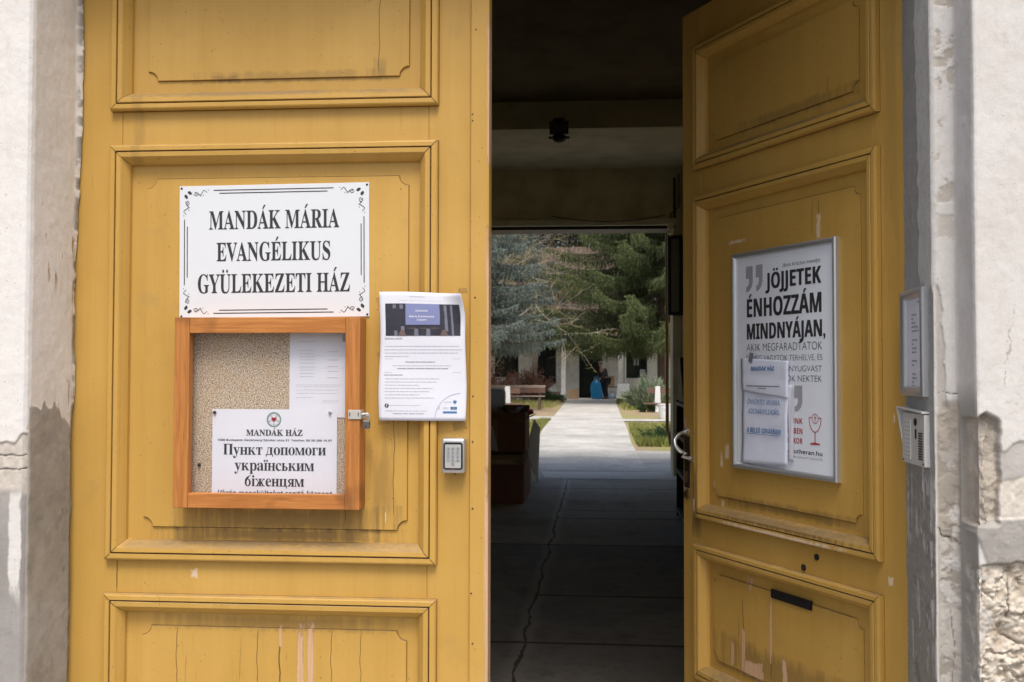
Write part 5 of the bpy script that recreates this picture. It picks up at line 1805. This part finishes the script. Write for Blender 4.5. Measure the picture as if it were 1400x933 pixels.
def spruce(name, label, x, y, z_lo, z_hi, H, rad, mat, seed, droop=.22, hang=.6, dens=1.0, vis=9.0, group=None, xmax=99):
    g = random.Random(seed)
    t = thing(name, label, 'tree', (x, y, 0), 0, group)
    O = (x, y, 0)
    wood, L = MB(), Leaves()
    tr = MB().tube([(x, y, -.05), (x + .02, y, 1), (x - .02, y, H * .5), (x, y, H)], [.17, .15, .09, .01], 12).build('trunk', M['bark'], t, O, smooth=60)
    z = z_lo
    while z < H - .4:
        f = (z - z_lo) / (H - z_lo)
        ln0 = rad * (1 - f) ** .8 * g.uniform(.85, 1.05)
        n = g.randint(6, 8)
        a0 = g.uniform(0, 6.28)
        for k in range(n):
            an = a0 + 6.283 * k / n + g.uniform(-.25, .25)
            ln = ln0 * g.uniform(.75, 1.1)
            h = Vector((math.cos(an), math.sin(an), 0))
            zb = z + g.uniform(-.15, .15)
            side = Vector((-h.y, h.x, 0))

            def at(u):
                return Vector((x, y, zb)) + h * (ln * u) + Vector((0, 0, ln * (-droop * 1.5 * u + droop * 1.25 * u ** 2.6))) + side * (.06 * ln * math.sin(3 * u + an))
            wood.tube([at(i / 6) for i in range(7)], [.035 * (1 - i / 6.6) * (1 - .5 * f) for i in range(7)], 5)
            far = zb > vis
            steps = int(ln / (.075 if not far else .35) * dens)
            for i in range(steps):
                u = .12 + .88 * (i + g.random()) / steps
                p = at(u)
                if p.x > x + xmax: continue
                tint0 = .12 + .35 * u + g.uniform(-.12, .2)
                for sgn in (-1, 1):
                    # side shoot leaving the branch, with hanging twigs along it
                    sl = (.25 + .55 * (1 - u)) * g.uniform(.5, 1.1) * min(1, ln / 2.2)
                    sd = (side * sgn * .9 + h * .55 + Vector((0, 0, g.uniform(-.35, .05)))).normalized()
                    twig(L, g, p, sd, sl, .050 if not far else .16, 9 if not far else 4, tint0 + .1)
                    m = max(1, int(sl / .16)) if not far else 1
                    for j in range(m):
                        q = p + sd * (sl * (j + .6) / m)
                        hd = Vector((g.uniform(-.18, .18), g.uniform(-.18, .18), -1))
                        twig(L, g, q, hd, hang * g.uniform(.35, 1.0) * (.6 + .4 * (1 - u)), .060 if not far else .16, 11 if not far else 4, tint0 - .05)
            twig(L, g, at(.9), (at(1) - at(.9)), .35, .06, 10, .85)
        z += g.uniform(.26, .38)
    wood.build('branches', M['bark'], t, O)
    L.build('needles', mat, t, O)
    return t


def clump_leaves(L, g, c, r, n, size, tint, up=0.0):
    for _ in range(n):
        while True:
            q = rv(g)
            if q.length < 1: break
        p = Vector(c) + Vector((q.x * r[0], q.y * r[1], q.z * r[2]))
        d = (rv(g) + Vector((0, 0, up))).normalized()
        s = d.cross(rv(g)).normalized()
        k = size * g.uniform(.6, 1.3)
        L.tri(p, p + d * k * .5 + s * k * .35, p + d * k, min(1, max(0, tint + g.uniform(-.3, .3))))


# ------------------------------------------------------------------ trees
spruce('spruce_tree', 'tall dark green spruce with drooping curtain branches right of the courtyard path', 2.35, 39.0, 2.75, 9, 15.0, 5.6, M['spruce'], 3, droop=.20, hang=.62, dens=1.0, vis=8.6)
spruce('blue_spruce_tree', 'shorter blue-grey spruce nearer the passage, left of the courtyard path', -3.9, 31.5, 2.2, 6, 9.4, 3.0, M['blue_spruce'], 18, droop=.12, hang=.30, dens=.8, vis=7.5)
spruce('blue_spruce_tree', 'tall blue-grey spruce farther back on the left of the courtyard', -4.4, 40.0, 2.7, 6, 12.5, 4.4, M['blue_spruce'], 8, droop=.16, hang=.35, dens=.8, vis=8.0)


def bare_tree(name, label, x, y, H, seed, lean, leaf_n, mat_leaf):
    g = random.Random(seed)
    t = thing(name, label, 'tree', (x, y, 0))
    O = (x, y, 0)
    wood, L = MB(), Leaves()

    def grow(p, d, ln, r, lev):
        pts, rad = [p], [r]
        q, dd = p.copy(), d.copy()
        n = 5
        for i in range(n):
            dd = (dd + rv(g, .20) + Vector((0, 0, -.02 if lev > 1 else .04))).normalized()
            q = q + dd * (ln / n)
            pts.append(q.copy())
            rad.append(r * (1 - .55 * (i + 1) / n))
        wood.tube(pts, rad, 8 if lev < 2 else 4, cap=False)
        if lev >= 2:
            for i in range(leaf_n):
                pp_ = pts[g.randint(1, n)] + rv(g, .10)
                clump_leaves(L, g, pp_, (.09, .09, .09), 3, .075, g.random())
        if lev < 4:
            for i in range((4 if lev < 3 else 3) if lev else 9):
                k = g.randint(2, n) if lev else g.randint(3, n)
                nd = (dd * .55 + rv(g, .95) + Vector((.12 * lean, 0, .0 if lev > 1 else .12))).normalized()
                grow(pts[k], nd, ln * g.uniform(.55, .75), max(.008, rad[k] * .62), lev + 1)
    grow(Vector((x, y, -.05)), Vector((.06 * lean, 0, 1)).normalized(), H * .42, .15, 0)
    wood.build('limbs', M['bark_pale'], t, O)
    L.build('young_leaves', mat_leaf, t, O)
    return t


bare_tree('bare_tree', 'grey bare-limbed tree with sparse yellowish young leaves left of the path', -4.4, 36.0, 9.0, 21, -.2, 5, M['spring_leaf'])
bare_tree('bare_tree', 'thicker bare tree with brownish buds close to the courtyard house, on the left', -2.6, 43.6, 10.0, 14, 0, 6, M['far_leaf'])


def leafy_tree(name, label, x, y, H, r, seed, mat, n=9000, size=.5):
    g = random.Random(seed)
    t = thing(name, label, 'tree', (x, y, 0), 0, 'trees behind the courtyard house')
    O = (x, y, 0)
    mb = MB().tube([(x, y, 0), (x + .1, y, H * .5), (x, y, H * .9)], [.25, .18, .04], 8)
    for k in range(7):
        a = k * 2.4
        mb.tube([(x, y, H * (.3 + .07 * k)), (x + r * .7 * math.cos(a), y + r * .7 * math.sin(a), H * (.42 + .07 * k))], [.08, .02], 5)
    mb.build('trunk', M['bark'], t, O)
    L = Leaves()
    for k in range(46):
        a, h = g.uniform(0, 6.28), g.uniform(.12, 1)
        rr_ = r * math.sqrt(g.random()) * (1.05 - .65 * h)
        c = (x + rr_ * math.cos(a), y + rr_ * math.sin(a), H * h)
        clump_leaves(L, g, c, (r * .33, r * .33, H * .08), n // 46, size, g.random() * .8)
    L.build('crown', mat, t, O)


for i, (x, y, H, r, lab) in enumerate(((-8.5, 58, 13, 4.2, 'leftmost tree behind the courtyard house roof'), (-3.6, 60, 14, 4.4, 'tree rising behind the roof over the house window, left of the middle'),
                                       (1.2, 59, 13.5, 4.3, 'tree rising behind the roof above the house doorway'), (6.0, 60, 14, 4.4, 'rightmost tree behind the courtyard house roof'))):
    leafy_tree('background_tree', 'olive ' + lab, x, y, H, r, 30 + i, M['far_leaf'])


# ------------------------------------------------------------------ shrubs and ground plants
def shrub(name, label, x, y, r, h, n, size, mat, seed, up, stems=True, z=0):
    g = random.Random(seed)
    t = thing(name, label, 'shrub', (x, y, z))
    O = (x, y, z)
    L = Leaves()
    w = MB()
    for k in range(26):
        a = g.uniform(0, 6.28)
        q = math.sqrt(g.random())
        tip = Vector((x + r * q * math.cos(a), y + r * q * math.sin(a) * .7, z + h * (1.05 - .55 * q * q) * g.uniform(.65, 1.05)))
        base = Vector((x + r * .3 * q * math.cos(a), y + r * .3 * q * math.sin(a), z))
        w.tube([base, (base + tip) / 2 + rv(g, .05), tip], [.012, .009, .004], 4, cap=False)
        for m in range(n // 26):
            u = g.uniform(.3, 1.0)
            p = base.lerp(tip, u) + rv(g, r * .13)
            d = (rv(g, .7) + (tip - base).normalized() * up).normalized()
            s = d.cross(rv(g)).normalized()
            kk = size * g.uniform(.6, 1.3)
            L.tri(p - s * kk * .14, p + s * kk * .14, p + d * kk, min(1, max(0, k / 26 * .6 + g.uniform(-.1, .45))))
    w.build('stems', M['bark'], t, O)
    L.build('leaves', mat, t, O)


shrub('red_shrub', 'reddish-leaved shrub behind the long bench, left one of the pair', -4.1, 41.0, .95, 1.55, 1900, .17, M['red_leaf'], 41, .4)
shrub('red_shrub', 'reddish and green shrub behind the long bench, nearer the porch', -2.75, 41.5, .95, 1.45, 1900, .17, M['red_leaf'], 42, .4)
shrub('lavender_shrub', 'silvery green lavender shrub to the right of the path by the white board', 1.62, 34.3, .85, .95, 4200, .24, M['silver_leaf'], 43, 1.6)
shrub('green_mat_plant', 'low dark green mat plant left of the path end near the porch', -2.0, 41.0, .75, .38, 1500, .12, M['mat_leaf'], 44, .6)
shrub('green_mat_plant', 'small dark plant at the foot of the bench on the right of the path', 1.45, 31.6, .42, .24, 700, .10, M['mat_leaf'], 45, .6)
shrub('green_mat_plant', 'lush green border plant at the near edge of the right-hand lawn', 1.35, 18.3, .62, .20, 2200, .09, M['mat_leaf'], 46, 1.0)

g = random.Random(77)
L = Leaves()
def blades(n, fn, h, w, tint):
    for _ in range(n):
        x, y = fn()
        k = h * g.uniform(.5, 1.3)
        a = g.uniform(0, 3.14)
        dx, dy = math.cos(a) * w, math.sin(a) * w
        L.tri(Vector((x - dx, y - dy, -.01)), Vector((x + dx, y + dy, -.01)), Vector((x + g.uniform(-.6, .6) * k, y + g.uniform(-.6, .6) * k, k)), min(1, max(0, tint + g.uniform(-.35, .35))))
def reg(x0, x1, y0, y1): return lambda: (g.uniform(x0, x1), g.uniform(y0, y1))
blades(9000, reg(.66, 2.6, 17.3, 21.5), .09, .012, .35)
blades(2600, reg(.68, 2.6, 17.2, 18.0), .13, .014, .25)
blades(3500, reg(.7, 2.8, 21.5, 24.6), .06, .012, .6)
blades(9000, reg(.8, 5, 33, 45), .12, .022, .45)
blades(6500, reg(-6, -1.5, 34.5, 43), .10, .022, .75)
blades(2600, lambda: (-1.2 - abs(g.gauss(0, .22)), g.uniform(17.5, 26)), .08, .012, .4)
blades(1500, reg(-4, -1.5, 20, 25), .05, .012, .6)
tag(L.build('grass', M['grass']), 'short patchy grass either side of the courtyard path', 'grass', kind='stuff')


# ------------------------------------------------------------------ benches
def slat_bench(x0, x1, y):
    t = thing('park_bench', 'long brown slatted park bench with a backrest, left of the path', 'bench', ((x0 + x1) / 2, y, 0))
    O = ((x0 + x1) / 2, y, 0)
    for i, (z0, z1, m) in enumerate(((.69, .775, 'bench_worn'), (.52, .68, 'bench_brown'))):
        MB().box(x0, x1, y + .30, y + .335, z0, z1).build('back_slat', M[m], t, O, bevel=.006)
    for i in range(3):
        MB().box(x0, x1, y - .12 + i * .135, y + .0 + i * .135, .405, .44).build('seat_slat', M['bench_worn'] if i == 0 else M['bench_brown'], t, O, bevel=.005)
    for x in (x0 + .45, x1 - .18):
        f = MB().box(x - .04, x + .04, y - .09, y - .03, 0, .40).box(x - .04, x + .04, y + .336, y + .39, 0, .74).box(x - .04, x + .04, y - .029, y + .335, .33, .40)
        f.box(x - .05, x + .05, y - .12, y - .02, 0, .03)
        f.build('leg', M['bench_brown'], t, O)
    return t


slat_bench(-4.7, -1.72, 33.2)


def slab_bench(label, x0, x1, xs, y, side):
    t = thing('concrete_bench', label, 'bench', ((x0 + x1) / 2, y, 0), 0, 'benches with white concrete legs')
    O = ((x0 + x1) / 2, y, 0)
    MB().box(x0, x1, y + .28, y + .33, .56, .72).build('back_plank', M['bench_brown'], t, O, bevel=.008)
    MB().box(x0 - .12 * (side > 0), x1 + .12 * (side < 0), y - .22, y + .12, .235, .275).build('seat_plank', M['bench_brown'], t, O, bevel=.008)
    for x in xs:
        MB().add([(x - .09, y - .2, 0), (x + .09, y - .2, 0), (x + .09, y + .27, 0), (x - .09, y + .27, 0), (x - .09, y - .16, .23), (x + .09, y - .16, .23), (x + .09, y + .13, .23), (x - .09, y + .13, .23),
                  (x - .07, y + .15, .78), (x + .07, y + .15, .78), (x + .07, y + .275, .78), (x - .07, y + .275, .78), (x - .09, y + .275, .23), (x + .09, y + .275, .23)],
                 [(0, 1, 5, 4), (4, 5, 6, 7), (7, 6, 9, 8), (8, 9, 10, 11), (11, 10, 13, 12), (12, 13, 2, 3), (0, 4, 7, 12, 3), (1, 2, 13, 6, 5), (7, 8, 11, 12), (6, 13, 10, 9), (0, 3, 2, 1)]).build('leg', M['concrete_white'], t, O)


slab_bench('low brown plank bench on white concrete legs, in front of the long slatted bench', -4.6, -2.35, (-4.2, -2.72), 30.6, -1)
slab_bench('brown plank bench on a white concrete leg, on the right of the path', 1.50, 3.6, (1.82, 3.2), 31.6, 1)
t = thing('bucket', 'white plastic bucket on the right of the path, by the brown pipe', 'bucket', (1.75, 27.2, 0))
MB().lathe([(.15, 0), (.19, .36), (.205, .365), (.205, .385), (.18, .385), (.145, .03)], 0, 0, 20).build('body', M['white_plastic'], t, smooth=40)
MB().tube([(-.20, 0, .36), (-.17, -.12, .30), (0, -.20, .25), (.17, -.12, .30), (.20, 0, .36)], .006, 6).build('handle', M['steel'], t)

# ------------------------------------------------------------------ the house at the end of the courtyard
fh = thing('courtyard_house', 'low whitewashed house with a white-columned porch at the end of the courtyard path', 'building', (0, 47, 0))
O = (0, 47, 0)
Y0 = 47.0
mb = MB()
def wallbox(x0, x1, z0, z1): mb.box(x0, x1, Y0, Y0 + .4, z0, z1)
openings = [(-4.75, -3.65, .95, 2.15), (-2.9, -1.92, .66, 2.55), (-.87, .18, -.02, 2.46), (1.27, 2.22, .92, 2.12)]
xp = -12.0
for (a, b, c, d) in openings:
    wallbox(xp, a, -.02, 3.1)
    if c > 0: wallbox(a, b, -.02, c)
    wallbox(a, b, d, 3.1)
    xp = b
wallbox(xp, 12, -.02, 3.1)
mb.build('wall', M['plaster_far'], fh, O)
MB().box(-12, 12, Y0 + .41, 54, -.02, 3.1).build('rooms', M['void'], fh, O)
for (a, b, c, d) in (openings[0], openings[1], openings[3]):
    w = MB().box(a, b, Y0 + .20, Y0 + .22, c, d).build('window', M['window'], fh, O)
    f = MB().rectsweep(a, b, c, d, [(0, Y0 + .20), (0, Y0 + .12), (.06, Y0 + .12), (.06, Y0 + .20)])
    f.box((a + b) / 2 - .03, (a + b) / 2 + .03, Y0 + .13, Y0 + .19, c + .061, d - .061)
    f.build('frame', M['door_green'], w)
    w.data.transform(Matrix.Translation((0, 0, 0)))
    bpy.data.objects[w.name].children[0].data.transform(Matrix.Translation((0, -47, 0)))
    sl = MB().box(a - .05, b + .05, Y0 - .08, Y0 + .1, c - .07, c - .003).build('sill', M['white_far'], w, O)
d = MB().box(-.82, .13, Y0 + .26, Y0 + .31, .0, 2.42).build('door', M['door_green'], fh, O)
MB().rectsweep(-.87, .18, -.10, 2.46, [(0, Y0 + .3), (0, Y0 + .05), (.07, Y0 + .05), (.07, Y0 + .3)]).build('frame', M['door_green'], d, O)
MB().box(.02, .05, Y0 + .22, Y0 + .259, 1.0, 1.12).build('handle', M['brass'], d, O)
for x in (-6.3, -1.53, .98, 4.2):
    c = MB().box(x - .105, x + .105, 45.35, 45.56, -.02, 2.62).build('porch_column', M['white_far'], fh, O, bevel=.015)
    MB().box(x - .14, x + .14, 45.31, 45.60, 2.50, 2.60).box(x - .13, x + .13, 45.32, 45.59, -.02, .12).build('capital', M['white_far'], c, O)
MB().box(-12, 12, 45.3, 45.6, 2.625, 2.86).build('porch_beam', M['plaster_far'], fh, O)
MB().box(-12, -1.7, 45.32, 45.58, -.02, .32).build('porch_parapet', plaster('brown_parapet', (.16, .12, .10)), fh, O)
MB().box(-12, 12, 44.2, 46.99, -.04, .016).build('porch_floor', M['sun_strip_porch'], fh, O)
rf = MB().add([(-12.5, 45.15, 2.90), (12.5, 45.15, 2.90), (12.5, 51, 7.4), (-12.5, 51, 7.4), (-12.5, 57, 2.82), (12.5, 57, 2.82), (-12.5, 45.15, 2.80), (12.5, 45.15, 2.80)],
              [(0, 1, 2, 3), (3, 2, 5, 4), (6, 7, 1, 0), (0, 3, 4), (1, 5, 2)]).build('roof', M['roof'], fh, O)
MB().tube([(-12.5, 45.10, 2.82), (12.5, 45.10, 2.82)], .06, 8).build('gutter', M['zinc'], rf, O)
MB().tube([(1.18, 45.25, 2.70), (1.18, 45.25, .02)], .045, 8).build('downpipe', M['zinc'], rf, O)
# notices in the right-hand window belong to nobody else: flat sheets stuck to the glass
for i, (x0, x1, z0, z1, lab) in enumerate(((1.62, 1.84, 1.50, 1.84, 'upper white sheet stuck inside the right window of the courtyard house'), (1.90, 2.14, 1.02, 1.32, 'lower white sheet stuck inside the right window of the courtyard house'))):
    tag(MB().box(-(x1 - x0) / 2, (x1 - x0) / 2, -.004, 0, 0, z1 - z0).build('window_sheet', M['paper']), lab, 'notice').location = ((x0 + x1) / 2, Y0 + .195, z0)

# porch clutter
carton('carton', 'brown carton on the ground left of the courtyard house doorway', -1.30, -.86, 44.6, 45.1, .01, .44, M['cardboard'], [], tape=False)
carton('carton', 'upright brown carton right of the doorway behind the person', .45, .72, 46.2, 46.6, .55, 1.02, M['cardboard'], [], tape=False)
t = thing('table', 'small dark table under the upright carton on the porch', 'table', (.62, 46.4, 0))
MB().box(-.30, .30, -.25, .25, .50, .54).build('table_top', M['bench_brown'], t)
for a in (-.26, .26):
    for b in (-.2, .2): MB().box(a - .025, a + .025, b - .025, b + .025, 0, .499).build('leg', M['bench_brown'], t)
t = thing('white_board', 'blank white board leaning on the porch column right of the doorway', 'board', (1.08, 44.9, 0))
MB().add([(-.30, -.14, .01), (.24, -.14, .01), (.29, .18, .70), (-.23, .18, .70), (-.30, -.10, .01), (.24, -.10, .01), (.29, .22, .70), (-.23, .22, .70)],
         [(0, 1, 2, 3), (7, 6, 5, 4), (0, 4, 5, 1), (1, 5, 6, 2), (2, 6, 7, 3), (3, 7, 4, 0)]).build('panel', M['white_plastic'], t)
MB().add([(-.24, .225, .705), (.30, .225, .705), (.30, .175, .705), (-.24, .175, .705), (-.24, .225, .73), (.30, .225, .73), (.30, .175, .73), (-.24, .175, .73)],
         [(3, 2, 1, 0), (4, 5, 6, 7), (0, 1, 5, 4), (1, 2, 6, 5), (2, 3, 7, 6), (3, 0, 4, 7)]).build('top_rail', M['alu'], t)
t = thing('bundle', 'pale blue bundle on the ground between the person and the white board', 'bundle', (.60, 45.0, 0))
mb = MB().lathe([(.10, .0), (.17, .05), (.19, .14), (.15, .22), (.06, .27)], 0, 0, 16)
mb.build('cloth', plain('pale_blue_cloth', (.33, .42, .50), .8, var=.2, scale=30), t, smooth=60)
MB().lathe([(.05, .26), (.04, .30), (.07, .35)], 0, 0, 10).build('knot', plain('pale_blue_knot', (.40, .48, .55), .8), t, smooth=60)

t = thing('sack', 'bright blue full plastic sack standing in front of the house doorway', 'sack', (-.08, 44.7, 0))
g = random.Random(5)
mb = MB()
prof = [(.10, .01), (.22, .03), (.25, .14), (.255, .34), (.24, .52), (.215, .68), (.15, .80), (.07, .87), (.05, .90)]
mb.lathe(prof, 0, 0, 22)
mb.warp(lambda x, y, z: (x * (1 + .13 * math.sin(8 * z + 3 * math.atan2(y, x))), y * .8 * (1 + .07 * math.sin(9 * z + 5 * math.atan2(y, x))), z))
mb.build('bag_body', M['blue_bag'], t, smooth=60)
MB().lathe([(.045, .895), (.08, .94), (.12, .99), (.10, .99), (.03, .91)], 0, 0, 12).build('tied_neck', M['blue_bag'], t, smooth=60)


# the person: one skinned body, clothes and hair as children
def person(loc, rz):
    t = thing('person', 'person in a dark jacket and trousers bending over beside the blue sack at the doorway', 'person', loc, rz)
    J = {'pelvis': (0, 0, .86), 'belly': (0, -.05, 1.04), 'chest': (0, -.14, 1.24), 'neck': (0, -.20, 1.38), 'head0': (0, -.24, 1.45), 'head1': (0, -.27, 1.56)}
    for s, n in ((1, 'r'), (-1, 'l')):
        J.update({'hip' + n: (.10 * s, 0, .82), 'knee' + n: (.11 * s, -.05, .46), 'ank' + n: (.11 * s, .03, .08), 'toe' + n: (.12 * s, -.13, .03),
                  'sh' + n: (.19 * s, -.15, 1.31), 'el' + n: (.23 * s, -.22, 1.04), 'wr' + n: (.20 * s, -.40, .90), 'hand' + n: (.19 * s, -.47, .86)})
    E = [('pelvis', 'belly'), ('belly', 'chest'), ('chest', 'neck'), ('neck', 'head0'), ('head0', 'head1')]
    for n in 'rl': E += [('pelvis', 'hip' + n), ('hip' + n, 'knee' + n), ('knee' + n, 'ank' + n), ('ank' + n, 'toe' + n), ('chest', 'sh' + n), ('sh' + n, 'el' + n), ('el' + n, 'wr' + n), ('wr' + n, 'hand' + n)]
    RAD = {'pelvis': .14, 'belly': .13, 'chest': .15, 'neck': .055, 'head0': .075, 'head1': .085, 'hip': .10, 'knee': .062, 'ank': .045, 'toe': .035, 'sh': .07, 'el': .048, 'wr': .032, 'hand': .035}
    names = list(J)

    def skin(nm, keep, grow, mat, root):
        idx = [n for n in names if keep(n)]
        me = bpy.data.meshes.new(nm)
        me.from_pydata([J[n] for n in idx], [(idx.index(a), idx.index(b)) for a, b in E if a in idx and b in idx], [])
        o = bpy.data.objects.new(nm, me)
        COL.objects.link(o)
        sk = o.modifiers.new('skin', 'SKIN')
        if not me.skin_vertices:
            bpy.context.view_layer.objects.active = o
            bpy.ops.mesh.customdata_skin_add()
        for i, n in enumerate(idx):
            r_ = RAD[n] if n in RAD else RAD[n[:-1]]
            me.skin_vertices[0].data[i].radius = (r_ * grow, r_ * grow)
            me.skin_vertices[0].data[i].use_root = n == root
        o.modifiers.new('sub', 'SUBSURF').levels = 2
        o.modifiers['sub'].render_levels = 2
        dg = bpy.context.evaluated_depsgraph_get()
        me2 = bpy.data.meshes.new_from_object(o.evaluated_get(dg))
        bpy.data.objects.remove(o)
        o = bpy.data.objects.new(nm, me2)
        me2.materials.clear()
        me2.materials.append(mat)
        for p in me2.polygons: p.use_smooth = True
        COL.objects.link(o)
        o.parent = t
        return o
    skin('body', lambda n: True, 1.0, M['skin'], 'pelvis')
    skin('jacket', lambda n: n in ('pelvis', 'belly', 'chest') or n[:2] in ('sh', 'el', 'wr'), 1.16, M['dark_cloth'], 'pelvis')
    skin('trousers', lambda n: n == 'pelvis' or n[:3] in ('hip', 'kne', 'ank'), 1.20, plain('dark_trousers', (.022, .022, .026), .85), 'pelvis')
    mb = MB()
    for s in (1, -1): mb.box(.115 * s - .05, .115 * s + .05, -.19, .08, .0, .085)
    mb.build('shoes', M['black'], t, bevel=.02)
    mb = MB().lathe([(.092, 1.53), (.104, 1.58), (.095, 1.64), (.055, 1.672), (.01, 1.68)], 0, -.262, 18)
    mb.build('hair', M['hair'], t, smooth=60)
    mb = MB()
    for s in (1, -1): mb.lathe([(.012, -.372), (.010, -.378)], s * .03, 1.535, 8, axis='y')
    mb.build('eyes', M['black'], t)
    MB().add([(-.014, -.352, 1.50), (.014, -.352, 1.50), (0, -.385, 1.505), (0, -.352, 1.54)], [(0, 2, 3), (2, 1, 3), (0, 1, 2)]).build('nose', M['skin'], t)
    return t


person((.33, 45.1, .0), R(-60))
bpy.data.objects.remove(_to)
bpy.data.curves.remove(_tc)
bpy.data.scenes.remove(TMP)
